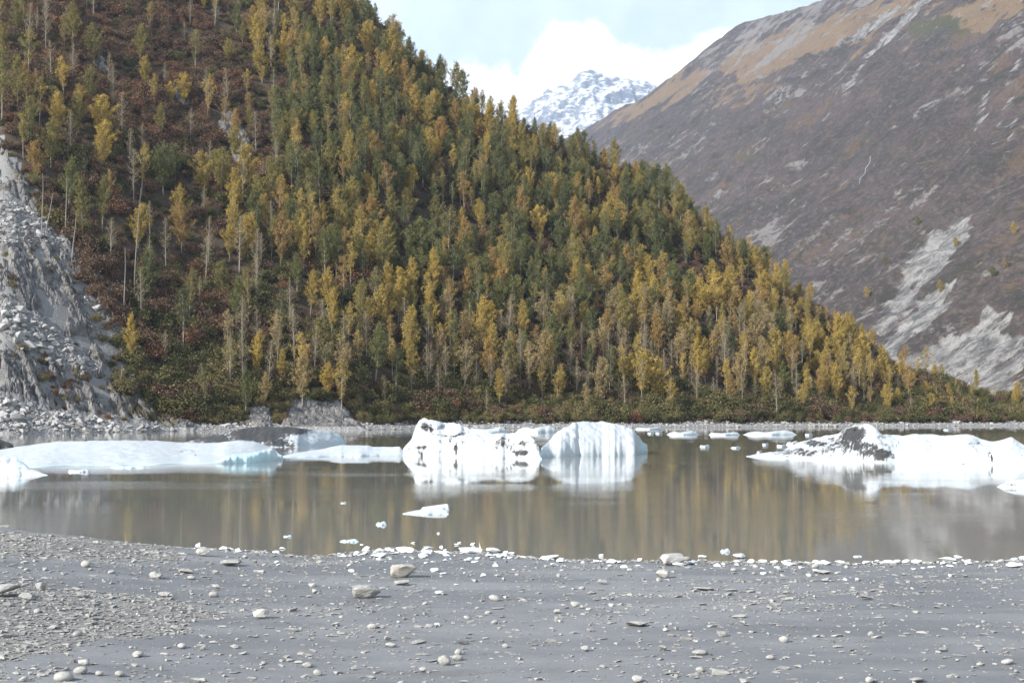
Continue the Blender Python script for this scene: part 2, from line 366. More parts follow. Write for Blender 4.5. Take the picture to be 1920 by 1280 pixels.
na = noise_(nt, objvec(nt, (1, 1, 2.2)), .022, 9, .76)
sn = math_(nt, 'ADD', math_(nt, 'MULTIPLY', gz, .55), math_(nt, 'MULTIPLY', na, 1.3))
c = mixc(nt, smooth(nt, sn, .92, 1.12), mixc(nt, na, (.13, .15, .185), (.20, .215, .245)), (.78, .81, .85))
finish(nt, out, c, .9, na, 1.0, 14.0, .1); MPEAK = m
struct(add('snowy_peak', mesh_np('snowy_peak', np.stack([Xp, Yp, zp], 2).reshape(-1, 3), grid_faces(len(pu), len(pd))[:, ::-1], MPEAK)), 'distant snow-dusted rocky peak under white cloud')

# ------------------------------------------------------------------ bare rock on the hill
m, nt, out = new_mat('grey_bedrock'); v = objvec(nt)
st = nd(nt, 'ShaderNodeMapping', {'Vector': nd(nt, 'ShaderNodeTexCoord').outputs['Object'], 'Rotation': (0, 0, R(-38)), 'Scale': (1.0, .16, .35)}).outputs[0]
na = noise_(nt, st, .8, 6, .65); nb = noise_(nt, v, .25, 4); ncr = noise_(nt, v, 2.5, 5, .7)
c = mixc(nt, smooth(nt, na, .35, .65), (.085, .083, .085), (.195, .19, .186))
c = mixc(nt, smooth(nt, nb, .45, .7, 0, .7), c, (.25, .235, .215))
c = mixc(nt, smooth(nt, ncr, .55, .75, 0, .5), c, (.10, .095, .09))
vor = nd(nt, 'ShaderNodeTexVoronoi', {'Vector': nd(nt, 'ShaderNodeMapping', {'Vector': nd(nt, 'ShaderNodeTexCoord').outputs['Object'], 'Rotation': (0, 0, R(-38)), 'Scale': (.6, .34, .4)}).outputs[0], 'Scale': 1.0}, feature='DISTANCE_TO_EDGE')
c = mixc(nt, smooth(nt, math_(nt, 'ADD', vor.outputs['Distance'], math_(nt, 'MULTIPLY', math_(nt, 'SUBTRACT', ncr, .5), .12)), .0, .05, .75, 0), c, (.045, .043, .042))
vg = math_(nt, 'ADD', attr(nt, 'veg'), math_(nt, 'MULTIPLY', math_(nt, 'SUBTRACT', noise_(nt, v, .45, 6, .7), .5), 1.5))
c = mixc(nt, smooth(nt, vg, .45, .65), c, mixc(nt, ncr, (.05, .042, .024), (.11, .085, .045)))
c = mixc(nt, attr(nt, 'scree'), c, mixc(nt, ncr, (.13, .128, .126), (.27, .265, .26)))
c = mixc(nt, smooth(nt, attr(nt, 'wet'), .3, .7, 0, .8), c, (.36, .35, .335))
finish(nt, out, c, .85, math_(nt, 'ADD', math_(nt, 'MULTIPLY', na, .7), math_(nt, 'MULTIPLY', ncr, .3)), .9, .6, .25); MROCK = m

SCREE = [[(-300, 300), (-40, 350), (20, 372), (75, 405), (130, 445), (112, 462), (60, 455), (-10, 470), (-300, 430)],
         [(-300, 470), (-10, 545), (55, 590), (110, 625), (150, 655), (190, 695), (165, 705), (95, 680), (40, 655), (-10, 615), (-300, 560)],
         [(-300, 720), (0, 745), (90, 768), (180, 785), (250, 800), (340, 806), (340, 830), (-300, 850)],
         [(145, 560), (165, 555), (195, 580), (228, 600), (240, 640), (228, 625), (190, 590)], [(215, 700), (245, 690), (262, 705), (250, 722), (225, 718)]]
def rock_patch(name, poly, lift, du, dy, seed, label, veg=0.25, strata=1.0, ylim=None, jit=10, pad=30):
    p = np.array(poly); x0, x1 = p[:, 0].min() - pad, p[:, 0].max() + pad
    Ya = [at_hill(a, b)[1] for a, b in poly if b < 806 and a > -280]; y0, y1 = ylim or (min(Ya) - 14, max(Ya) + 12)
    cols = np.arange(x0, x1, du); Yr = np.arange(y0, y1, dy)
    C, Y = np.meshgrid(cols, Yr, indexing='ij'); X = (C - 960) / F * Y
    z = hill(X, Y); a, b = proj(X, Y, z)
    a2 = a + jit * fbm(X / 6, Y / 6, 3, seed); b2 = b + jit * fbm(X / 6, Y / 6, 3, seed + 1)
    mk = 0
    for o in ((0, 0), (5, 0), (-5, 0), (0, 5), (0, -5), (10, 0), (-10, 0), (0, 10), (0, -10)): mk = mk + inpoly(a2 + o[0], b2 + o[1], poly)
    mk = mk / 9.0
    d = (1.25 * X + Y) / 1.6 + 2.0 * fbm(X / 18, Y / 18, 3, seed + 2); e = (X - .8 * Y) / 1.3 + 2 * fbm(X / 14, Y / 14, 3, seed + 3)
    dis = strata * (1.6 * (terr(d / 6.5, .22) - d / 6.5 - .5) * 1.6 + .9 * (terr(d / 2.3 + .3 * fbm(X / 5, Y / 9, 2, seed + 5), .25) - d / 2.3 - .5) + 1.1 * (terr(e / 9, .18) - e / 9 - .5) * 1.4) + 1.6 * fbm(X / 9, Y / 9, 4, seed + 6)
    c1, e1 = worley(d / 3.6, e / 5.0, seed + 11); c2, e2 = worley(d / 1.3 + .2 * fbm(X / 2, Y / 2, 2, seed), e / 1.9, seed + 15)
    dis = dis * .6 + strata * (2.4 * (c1 - .5) - .9 * (1 - sstep(e1, .02, .12)) + .9 * (c2 - .5) - .35 * (1 - sstep(e2, .03, .14)))
    scr = np.zeros_like(z)
    for sp in SCREE: scr = np.maximum(scr, inpoly(a2, b2, sp).astype(float))
    dis = dis * (1 - .75 * scr) + scr * .5 * fbm(X / 2, Y / 2, 3, seed + 8)
    t = shore_t(X, Y); fade = sstep(t, -2, 6) * .75 + .25
    zn = z + lift * mk * fade + dis * mk * fade - (1 - mk) * 2.5
    vegm = veg + .5 * fbm(X / 12, Y / 12, 3, seed + 9) - scr
    keep = mk.ravel() > .02
    Fq = grid_faces(len(cols), len(Yr)); Fq = Fq[keep[Fq].any(1)]
    used = np.unique(Fq); idx = np.full(keep.size, -1); idx[used] = np.arange(len(used))
    Vv = np.stack([X, Y, zn], 2).reshape(-1, 3)[used]
    me = mesh_np(name, Vv, idx[Fq], MROCK, False, {'veg': vegm.ravel()[used], 'scree': scr.ravel()[used], 'wet': (1 - sstep(zn, .4, 1.3)).ravel()[used]})
    o = add(name, me); return o, (X, Y, zn, mk)
rs, RS = rock_patch('rock_slope', ROCKPOLY, 1.1, 2.6, .55, 70, '', .36, .85, (240, 450), 15)
struct(rs, 'bare grey rock slope with scree running into the lake')
for i, (poly, lift, lab) in enumerate([
        ([(405, 205), (435, 215), (455, 225), (478, 300), (470, 315), (440, 305), (425, 270), (410, 245)], 3.0, 'tilted grey rock slab exposed among rust-brown shrubs high on the slope'),
        ([(315, 150), (345, 165), (360, 200), (335, 205), (320, 185)], 2.0, 'small grey outcrop up the slope from the tilted slab'),
        ([(150, 65), (175, 80), (205, 115), (200, 150), (175, 135), (160, 105)], 2.5, 'dark shadowed cliff band at the upper left of the hillside'),
        ([(232, 280), (262, 285), (270, 310), (240, 310)], 1.8, 'little grey outcrop between the trees above the scree'),
        ([(460, 750), (500, 752), (520, 800), (480, 808), (455, 800)], 1.6, 'low grey rock rib at the shore behind the dirty ice mound'),
        ([(535, 752), (585, 745), (640, 752), (668, 790), (700, 806), (700, 830), (540, 830), (530, 800)], 2.0, 'smooth ribbed grey rock dipping into the lake beside the shore bushes'),
        ([(235, 545), (275, 550), (280, 575), (245, 575)], 1.8, 'rounded grey rock knob beside the bare standing trunk')]):
    yl = None if i not in (4, 5) else (314, 366)
    o, _ = rock_patch('rock_outcrop', poly, lift * .7, 2.2, .45, 90 + i * 20, '', -.05, .34 if i in (4, 5) else .7, yl, 6, 14)
    tag(o, lab, 'outcrop', 'rock outcrops on the hillside')

# ------------------------------------------------------------------ beach
EDGE = [(-900, 985), (-300, 992), (0, 1003), (60, 1009), (220, 1021), (370, 1028), (500, 1034), (560, 1043), (620, 1040), (700, 1031), (900, 1036), (960, 1042), (1060, 1050), (1250, 1052), (1500, 1056), (1700, 1055), (1820, 1052), (1920, 1050), (2400, 1044), (3200, 1030)]
_e = np.linspace(-900, 3200, 500); _Ye = ground(_e, interp(_e, EDGE))[1]
_k2 = np.exp(-np.linspace(-2, 2, 7) ** 2); _k2 /= _k2.sum(); _Ye = np.convolve(np.pad(_Ye, 3, 'edge'), _k2, 'valid')
def beach(X, Y):
    p = col_of(X, np.maximum(Y, 12.0)); d = np.interp(p, _e, _Ye) - Y
    z = np.where(d > 0, .32 * (1 - np.exp(-np.maximum(d, 0) * .16)), .09 * d)
    z = z + sstep(d, .2, 2) * (.06 * fbm(X / 4.5, Y / 4.5, 3, 120) + .018 * fbm(X / .9, Y / .9, 3, 121))
    lf = sstep(-X - Y * .13, 1.2, 8)            # gravel bank on the left
    return z + lf * sstep(d, .0, 3) * (.35 + .10 * fbm(X / 2.5, Y / 2.5, 3, 122))
def gravel(X, Y):
    px, py = proj(X, Y, beach(X, Y)); n = fbm(X / 2.2, Y / 2.2, 4, 130)
    a = inpoly(px + 70 * n, py + 14 * n, [(-900, 985), (0, 1000), (150, 1012), (330, 1026), (330, 1042), (150, 1046), (60, 1045), (-900, 1040)]) * .9
    b = inpoly(px + 60 * n, py + 14 * n, [(-1200, 1085), (0, 1092), (140, 1102), (330, 1122), (400, 1152), (330, 1180), (150, 1205), (0, 1235), (-1500, 1290)]) * 1.0
    return np.maximum(a, b)
def at_beach(px, py):
    z = .2
    for _ in range(6):
        X, Y = ground(px, py, z); z = float(beach(X, Y))
    return float(X), float(Y), max(z, -.02)
m, nt, out = new_mat('grey_silt'); v = objvec(nt)
lng = noise_(nt, objvec(nt, (.35, 1, 1)), .5, 5, .6); fn = noise_(nt, v, 6, 6, .7); gn = noise_(nt, v, 28, 3, .7)
c = mixc(nt, smooth(nt, lng, .36, .66), (.138, .142, .150), (.208, .213, .222))
c = mixc(nt, smooth(nt, fn, .5, .75, 0, .35), c, (.15, .148, .145))
c = mixc(nt, smooth(nt, noise_(nt, objvec(nt, (.5, 1.4, 1)), 1.1, 6, .65), .58, .68, 0, .5), c, (.12, .115, .11))
c = mixc(nt, attr(nt, 'gravel'), c, mixc(nt, gn, (.12, .118, .115), (.27, .265, .255)))
c = mixc(nt, attr(nt, 'wet'), c, (.085, .084, .080))
bmp = math_(nt, 'ADD', math_(nt, 'MULTIPLY', fn, .03), math_(nt, 'MULTIPLY', gn, .012))
finish(nt, out, c, smooth(nt, lng, .3, .7, .5, .75), bmp, .55, 1.0, .35); MSILT = m
bc = np.linspace(-1400, 3320, 520); br = np.concatenate([np.linspace(-40, 14, 12), np.linspace(15, 52, 260)])
Cb, Yb = np.meshgrid(bc, br, indexing='ij'); Xb = (Cb - 960) / F * np.maximum(Yb, 30) * 1.0
Zb = beach(Xb, Yb)
pe = np.interp(col_of(Xb, np.maximum(Yb, 12.)), _e, _Ye) - Yb
struct(add('beach', mesh_np('beach', np.stack([Xb, Yb, Zb], 2).reshape(-1, 3), grid_faces(len(bc), len(br)), MSILT, True, {'gravel': gravel(Xb, np.maximum(Yb, 5)), 'wet': (1 - sstep(pe, .15, 1.1)) * .85})), 'flat blue-grey silt beach strewn with stones')

# ------------------------------------------------------------------ stone shapes
def stone_mat(name, c1, c2, c3):
    m, nt, out = new_mat(name); v = objvec(nt); oi = nd(nt, 'ShaderNodeObjectInfo').outputs['Random']
    c = mixc(nt, oi, c1, c2); c = mixc(nt, smooth(nt, noise_(nt, v, 2.2, 5, .65), .4, .7, 0, .8), c, c3)
    c = mixc(nt, smooth(nt, noise_(nt, v, 9, 4, .7), .52, .7, 0, .35), c, (.14, .135, .13))
    finish(nt, out, c, .85, noise_(nt, v, 5, 6, .7), .5, .08, .3); return m
MST = stone_mat('pale_stone', (.27, .268, .255), (.46, .452, .43), (.50, .49, .46))
MTAL = stone_mat('talus_stone', (.22, .22, .218), (.38, .375, .37), (.44, .43, .415))
MSLATE = stone_mat('dark_slate', (.08, .085, .08), (.13, .13, .125), (.2, .2, .19))
MTAN = stone_mat('tan_stone', (.38, .36, .32), (.42, .40, .36), (.48, .455, .41))
def hull_mesh(name, n, box, mat, seed, cut=0.0, bev=0.0, sub=0, nz=0.0):
    r = random.Random(seed); bm = bmesh.new()
    for i in range(n):
        p = Vector((r.gauss(0, 1), r.gauss(0, 1), r.gauss(0, 1))).normalized()
        mx = max(abs(p.x), abs(p.y), abs(p.z)); p = p.lerp(p / mx * .8, box)
        p *= r.uniform(.85, 1.0); bm.verts.new(p)
    res = bmesh.ops.convex_hull(bm, input=bm.verts)
    bmesh.ops.delete(bm, geom=[g for g in res['geom_interior'] if isinstance(g, bmesh.types.BMVert)], context='VERTS')
    if bev: bmesh.ops.bevel(bm, geom=list(bm.edges), offset=bev, segments=1, affect='EDGES', profile=.6)
    bmesh.ops.triangulate(bm, faces=bm.faces)
    if sub:
        bmesh.ops.subdivide_edges(bm, edges=bm.edges, cuts=sub, use_grid_fill=True)
        for vv in bm.verts: vv.co += vv.co.normalized() * nz * (mnoise.fractal(vv.co * 2.2 + Vector((seed, 0, 0)), .8, 2.1, 4) + .5 * mnoise.noise(vv.co * 6))
    bmesh.ops.recalc_face_normals(bm, faces=bm.faces)
    me = bpy.data.meshes.new(name); bm.to_mesh(me); bm.free(); me.materials.append(mat); return me
def cobble_mesh(name, mat, seed, sub=2):
    bm = bmesh.new(); bmesh.ops.create_icosphere(bm, subdivisions=sub, radius=1)
    for vv in bm.verts: vv.co *= 1 + .22 * mnoise.noise(vv.co * 1.1 + Vector((seed * 3.1, 0, 0))) + .05 * mnoise.noise(vv.co * 3 + Vector((seed, 5, 0)))
    me = bpy.data.meshes.new(name); bm.to_mesh(me); bm.free(); me.polygons.foreach_set('use_smooth', [True] * len(me.polygons)); me.materials.append(mat); return me
ANG = [hull_mesh('stone', 16, .55, MST, 200 + i, bev=.05) for i in range(7)]
RND = [cobble_mesh('stone', MST, 20 + i) for i in range(5)]
TAL = [hull_mesh('talus_block', 13, .6, MTAL, 300 + i) for i in range(8)]

def stone_at(name, me, px, py, wpx, hpx, rot=None, tilt=.15, sink=.15, pos=None, dep=None, zb=None):
    X, Y, z = pos or at_beach(px, py)
    if zb is not None: z = zb
    k = Y / F; sx, sz = wpx * k / 2, hpx * k / 2
    o = add(name, me, loc=(X, Y + sx * .5, z + sz * (1 - sink * 2)), rot=(random.gauss(0, tilt), random.gauss(0, tilt), rot if rot is not None else random.uniform(-.5, .5)), scale=(sx, sx * (dep or random.uniform(.6, .95)), sz))
    return o

# stones one can name
BOULDERS = [
    (755, 1084, 54, 27, 'b', MTAN, 'large tan wedge boulder with an undercut right end, on the silt near the water'),
    (685, 1122, 56, 27, 'b', MST, 'jagged grey boulder with a splintered top, left of the tan wedge boulder'),
    (753, 1097, 30, 11, 's', MST, 'flat pale block lying just in front of the tan wedge boulder'),
    (487, 1160, 31, 19, 'b', MST, 'blocky pale boulder casting a shadow to the right beside the gravel spread'),
    (1263, 1060, 48, 25, 'b', MST, 'broad pale boulder sitting at the water edge in the middle of the beach'),
    (1243, 1084, 28, 17, 'b', MST, 'split upright boulder just in front of the broad water-edge boulder'),
    (1130, 1095, 18, 10, 'a', MST, 'lone pointed pale stone between the tan wedge and the split boulder'),
    (378, 1042, 33, 15, 'b', MST, 'pale hump of rock at the left end of the waterline'),
    (159, 1063, 15, 12, 'r', MST, 'round white stone beyond the shaded gravel on the left'),
    (292, 1085, 25, 10, 's', MST, 'flat-topped grey stone right of the round white stone'),
    (348, 1075, 30, 9, 's', MST, 'low flat pale slab behind the flat-topped grey stone'),
    (358, 1086, 12, 7, 'r', MST, 'small rounded stone in front of the low flat pale slab'),
    (307, 1119, 27, 11, 'a', MST, 'smooth pale stone at the top edge of the gravel spread'),
    (400, 1119, 15, 10, 'r', MST, 'round grey stone with a dark right side near the gravel spread'),
    (405, 1104, 17, 10, 'a', MST, 'angular pale stone perched behind the round grey stone'),
    (590, 1112, 14, 8, 's', MST, 'small squared white stone alone left of the jagged boulder'),
    (833, 1247, 20, 17, 'r', MST, 'egg-shaped grey boulder, largest of three close to the bottom edge'),
    (858, 1238, 17, 10, 'r', MST, 'pale rounded stone right of the egg-shaped boulder'),
    (859, 1227, 11, 10, 'r', MST, 'small round stone behind the egg-shaped boulder'),
    (868, 1208, 22, 8, 's', MSLATE, 'dark slate flake lying flat above the egg-shaped boulder'),
    (726, 1201, 14, 11, 'a', MST, 'grey blocky stone with a dark face left of the slate flake'),
    (733, 1213, 17, 8, 'r', MST, 'low pale cobble just below the grey blocky stone'),
    (947, 1214, 11, 7, 'r', MST, 'small round cobble alone right of the slate flake'),
    (664, 1256, 13, 10, 'a', MST, 'pale stone with a shadowed right side near the bottom edge left of centre'),
    (792, 1260, 15, 10, 'a', MST, 'dark-sided angular stone below and left of the egg-shaped boulder'),
    (1195, 1175, 43, 10, 's', MST, 'long lens-shaped pale slab on bare silt right of centre'),
    (1080, 1138, 20, 12, 'a', MST, 'triangular pale stone on top of a small heap left of the lens slab'),
    (1045, 1150, 15, 9, 'a', MST, 'knobbly white stone beside the triangular pale stone'),
    (1097, 1221, 17, 11, 'a', MST, 'pale pyramid stone below the lens-shaped slab'),
    (1244, 1221, 20, 12, 'a', MST, 'pale blocky stone right of the pale pyramid stone'),
    (1195, 1279, 22, 13, 'a', MST, 'white blocky stone cut by the bottom edge right of centre'),
    (1354, 1194, 22, 11, 'a', MST, 'two-lobed white stone right of the lens-shaped slab'),
    (1471, 1204, 15, 11, 'r', MST, 'round grey cobble alone on clean silt right of the two-lobed stone'),
    (1634, 1193, 10, 9, 'r', MST, 'small pointed white stone alone on clean silt far right of the two-lobed stone'),
    (1314, 1228, 26, 9, 'r', MST, 'long pale loaf-shaped stone below the two-lobed stone'),
    (1445, 1236, 13, 8, 'r', MST, 'small loaf stone right of the long loaf-shaped stone'),
    (1314, 1259, 14, 8, 'r', MST, 'oval white cobble near the bottom edge below the long loaf stone'),
    (1891, 1245, 19, 9, 'r', MST, 'oval pale stone near the right edge of the beach'),
    (1838, 1248, 10, 6, 'r', MST, 'small white cobble left of the oval pale stone at right'),
    (1723, 1280, 30, 10, 's', MST, 'long white slab at the bottom edge on the right'),
    (1631, 1280, 12, 11, 'r', MST, 'tilted oval white stone at the bottom edge left of the long slab'),
    (1545, 1076, 34, 8, 's', MST, 'long thin white slab by the waterline on the right'),
    (1530, 1066, 12, 9, 'r', MST, 'round white stone touching the long thin slab by the waterline'),
    (1550, 1090, 23, 7, 's', MST, 'blue-grey flat flake in front of the long thin slab'),
    (1386, 1158, 30, 5, 's', MST, 'thin straight pale sliver lying right of the lens slab'),
    (1322, 1107, 40, 6, 's', MST, 'long flat pale slab left of a pebble patch on the right half'),
    (1475, 1113, 14, 6, 's', MST, 'tiny flat-topped stone in the pebble patch on the right half'),
    (1625, 1125, 26, 9, 'a', MST, 'low broken heap stone in the pebble patch on the right'),
    (430, 1061, 40, 12, 'b', MST, 'white triangular rock on the wet silt behind the gravel on the left'),
    (155, 1247, 20, 10, 'r', MST, 'loaf-shaped grey stone near the bottom left corner'),
    (257, 1231, 18, 10, 'r', MST, 'pale oval stone up and right of the loaf-shaped stone'),
    (223, 1268, 15, 10, 'r', MST, 'grey cobble at the bottom edge right of the loaf-shaped stone'),
    (185, 1266, 13, 8, 'r', MST, 'flat round cobble at the bottom edge below the loaf-shaped stone'),
    (41, 1277, 18, 11, 'a', MST, 'broken white stone in the bottom left corner'),
    (302, 1257, 8, 12, 'a', MST, 'narrow upright grey stone near the bottom left'),
    (380, 1218, 12, 10, 'a', MST, 'upright grey stone with a companion right of the gravel'),
    (340, 1215, 14, 9, 'r', MST, 'half-buried rounded stone right of the gravel spread'),
    (576, 1251, 16, 9, 'r', MST, 'smooth oval cobble near the bottom edge left of the pale stone'),
    (595, 1266, 14, 10, 'r', MST, 'blue-grey cobble at the bottom edge left of centre'),
    (10, 1120, 60, 26, 'b', MTAL, 'big grey stone cut by the left edge above the gravel spread'),
    (75, 1106, 24, 15, 'a', MTAL, 'upright grey block on the gravel ridge at the left'),
    (45, 1125, 26, 13, 'a', MST, 'white-topped stone at the foot of the gravel ridge'),
    (150, 1120, 20, 12, 'a', MTAL, 'squat grey stone at the right end of the gravel ridge'),
]
nb = 0
for (px, py, wp_, hp_, k, mt_, lab) in BOULDERS:
    nb += 1
    if k == 'b': me = hull_mesh('boulder', 20, .45, mt_, 400 + nb, bev=.06, sub=2, nz=.05)
    elif k == 's': me = hull_mesh('slab', 16, .7, mt_, 400 + nb, bev=.05, sub=1, nz=.04)
    elif k == 'a': me = hull_mesh('stone', 16, .5, mt_, 400 + nb, bev=.07, sub=1, nz=.04)
    else: me = cobble_mesh('stone', mt_, 400 + nb, 3)
    nm = {'b': 'boulder', 's': 'stone_slab', 'a': 'stone', 'r': 'stone'}[k]
    tag(stone_at(nm, me, px, py, wp_ * 1.2, hp_ * 1.15, rot=random.uniform(-.35, .35), tilt=.08, sink=.08), lab, 'boulder' if k == 'b' else 'stone', 'named stones on the beach')

# stones of middling size, one object each
def place_beach(px, py):
    row = 'beside the waterline' if py < 1075 else 'on the upper silt' if py < 1120 else 'mid-beach' if py < 1180 else 'on the near silt' if py < 1235 else 'close to the bottom edge'
    ref = ('at the far left' if px < 200 else 'below the gravel spread' if px < 420 and py > 1180 else 'near the gravel spread' if px < 420 else 'left of the jagged boulder' if px < 660 else 'below the tan wedge boulder' if px < 860 else
           'left of centre' if px < 1000 else 'right of centre' if px < 1180 else 'near the split boulder' if px < 1340 else 'between boulder and right end' if px < 1580 else 'toward the right end' if px < 1760 else 'at the far right')
    return f'{row} {ref}'
items = []; taken = []
tries = 0
while len(items) < 236 and tries < 20000:
    tries += 1
    Y = 19 + 24 * random.random() ** 1.15; px = random.uniform(-60, 1980)
    X = (px - 960) / F * Y; z = float(beach(X, Y)); 
    a, b_ = proj(X, Y, z); a, b_ = float(a), float(b_)
    if b_ < 1040 or z < .03: continue
    den = .35 + .65 * float(fbm(X / 3.5, Y / 2.2, 3, 140) > .1) + (.9 if a < 470 else 0) + (.5 if b_ < 1080 else 0)
    if random.random() > den / 1.7 or any((X - q[0]) ** 2 + (Y - q[1]) ** 2 < .12 for q in taken): continue
    taken.append((X, Y)); wd = random.lognormvariate(-2.25, .36) * (1.25 if b_ < 1150 else 1.0)
    kind = random.random(); k = F / Y
    if kind < .22: me = random.choice(RND); hh_ = .55; hd = 'rounded pale cobble'
    elif kind < .62: me = random.choice(ANG); hh_ = .42; hd = 'angular pale stone'
    else: me = random.choice(ANG); hh_ = .22; hd = 'flat pale flake'
    if wd > .17: hd = 'large ' + hd
    elif wd < .09: hd = 'small ' + hd
    o = stone_at('beach_stone', me, 0, 0, wd * k, wd * hh_ * k, rot=random.uniform(0, 6.28), tilt=.2, sink=.2, pos=(X, Y, z))
    tag(o, hd, 'stone', 'stones strewn over the silt beach'); items.append((o, hd, place_beach(a, b_), a))
number(items)

# pebbles: instanced mass
PEB = [hull_mesh('pebble', 9, .4, MST, 500 + i) for i in range(5)] + [hull_mesh('pebble', 9, .4, MTAL, 520 + i) for i in range(4)]
def scatter(name, pos, rot, scl, idx, sources, label, cat):
    """one object that spreads instances of the given meshes' objects (lists of objects per source) over its points"""
    me = bpy.data.meshes.new(name); me.vertices.add(len(pos)); me.vertices.foreach_set('co', np.asarray(pos, np.float32).ravel())
    for n, a in (('rz', rot), ('sid', idx)):
        at = me.attributes.new(n, 'FLOAT', 'POINT'); at.data.foreach_set('value', np.asarray(a, np.float32))
    at = me.attributes.new('scl', 'FLOAT_VECTOR', 'POINT'); at.data.foreach_set('vector', np.asarray(scl, np.float32).ravel())
    o = add(name, me); tag(o, label, cat, kind='stuff')
    g = bpy.data.node_groups.new(name, 'GeometryNodeTree')
    g.interface.new_socket('Geometry', in_out='INPUT', socket_type='NodeSocketGeometry'); g.interface.new_socket('Geometry', in_out='OUTPUT', socket_type='NodeSocketGeometry')
    gi = g.nodes.new('NodeGroupInput'); go = g.nodes.new('NodeGroupOutput'); L = g.links.new
    jn = g.nodes.new('GeometryNodeJoinGeometry')
    def na(n, t='FLOAT'):
        q = g.nodes.new('GeometryNodeInputNamedAttribute'); q.data_type = t; q.inputs[0].default_value = n; return q.outputs[0]
    rz = na('rz'); sid = na('sid'); sc_ = na('scl', 'FLOAT_VECTOR')
    cx_ = g.nodes.new('ShaderNodeCombineXYZ'); L(rz, cx_.inputs[2])
    for k, srcs in enumerate(sources):
        cmp_ = g.nodes.new('FunctionNodeCompare'); cmp_.data_type = 'FLOAT'; cmp_.operation = 'EQUAL'; L(sid, cmp_.inputs[0]); cmp_.inputs[1].default_value = k; cmp_.inputs['Epsilon'].default_value = .1
        ip = g.nodes.new('GeometryNodeInstanceOnPoints'); L(gi.outputs[0], ip.inputs['Points']); L(cmp_.outputs[0], ip.inputs['Selection'])
        j2 = g.nodes.new('GeometryNodeJoinGeometry') if len(srcs) > 1 else None
        for so in srcs:
            oi = g.nodes.new('GeometryNodeObjectInfo'); oi.transform_space = 'ORIGINAL'; oi.inputs[0].default_value = so
            L(oi.outputs['Geometry'], (j2 or ip).inputs[0 if j2 else 'Instance'])
        if j2: L(j2.outputs[0], ip.inputs['Instance'])
        L(cx_.outputs[0], ip.inputs['Rotation']); L(sc_, ip.inputs['Scale']); L(ip.outputs[0], jn.inputs[0])
    L(jn.outputs[0], go.inputs[0])
    md = o.modifiers.new('scatter', 'NODES'); md.node_group = g
    return o
n = 130000
Yr = rng.uniform(16, 46, n); Xr = rng.uniform(-.42, .42, n) * Yr
zr_ = beach(Xr, Yr); gv = gravel(Xr, Yr); pe_ = np.interp(col_of(Xr, Yr), _e, _Ye) - Yr
cl = fbm(Xr / 2.6, Yr / 1.3, 4, 150)
den = .22 + .8 * sstep(cl, .1, .45) + 2.5 * gv + .9 * (1 - sstep(np.abs(pe_), .3, 1.3))
ok = (rng.random(n) < den / 2.4) & (zr_ > -.03)
Xr, Yr, zr_, gv, pe_ = Xr[ok], Yr[ok], zr_[ok], gv[ok], pe_[ok]; n = len(Xr)
sz = np.exp(rng.normal(-3.72, .52, n)) * (1 + .0 * (gv > .5)) * (1 + .5 * (np.abs(pe_) < 1.0)); sz = np.clip(sz, .012, .10)
scl = np.stack([sz * rng.uniform(.8, 2.0, n), sz * rng.uniform(.7, 1.1, n), sz * rng.uniform(.2, .7, n)], 1)
peb_src = []
for i, me in enumerate(PEB):
    X, Y, z = at_beach(520 + i * 60, 1105 + i * 14)
    o = add('beach_stone', me, loc=(X, Y, z + .02), scale=(.06, .05, .035)); tag(o, f'tiny angular pebble near the jagged boulder, {ORD[i]} in a loose diagonal line', 'stone', 'stones strewn over the silt beach'); peb_src.append([o])
scatter('pebbles', np.stack([Xr, Yr, zr_ + scl[:, 2] * .35], 1), rng.normal(0, .9, n), scl, np.where(gv > .5, rng.integers(3, len(PEB), n), rng.integers(0, 7, n)), peb_src, 'small pebbles and gravel spread over the silt beach', 'pebbles')

# ------------------------------------------------------------------ ice
m, nt, out = new_mat('glacier_ice'); v = objvec(nt)
na = noise_(nt, v, .9, 6, .65); nf = noise_(nt, v, 5, 5, .7)
c = mixc(nt, na, (.40, .45, .49), (.53, .56, .575))
c = mixc(nt, attr(nt, 'blue'), c, mixc(nt, na, (.36, .60, .68), (.58, .76, .80)))
dd = math_(nt, 'ADD', attr(nt, 'dirt'), math_(nt, 'MULTIPLY', math_(nt, 'SUBTRACT', noise_(nt, nd(nt, 'ShaderNodeMapping', {'Vector': v, 'Rotation': (0, .6, 0), 'Scale': (1.6, 1, .5)}).outputs[0], 1.7, 9, .74), .5), 3.0))
c = mixc(nt, smooth(nt, dd, .02, .50, 0, .6), c, (.20, .20, .205))
c = mixc(nt, smooth(nt, dd, .40, .60), c, mixc(nt, nf, (.016, .016, .016), (.062, .060, .058)))
finish(nt, out, c, .55, math_(nt, 'ADD', math_(nt, 'MULTIPLY', na, .6), math_(nt, 'MULTIPLY', nf, .12)), .6, .35, .4); MICE = m

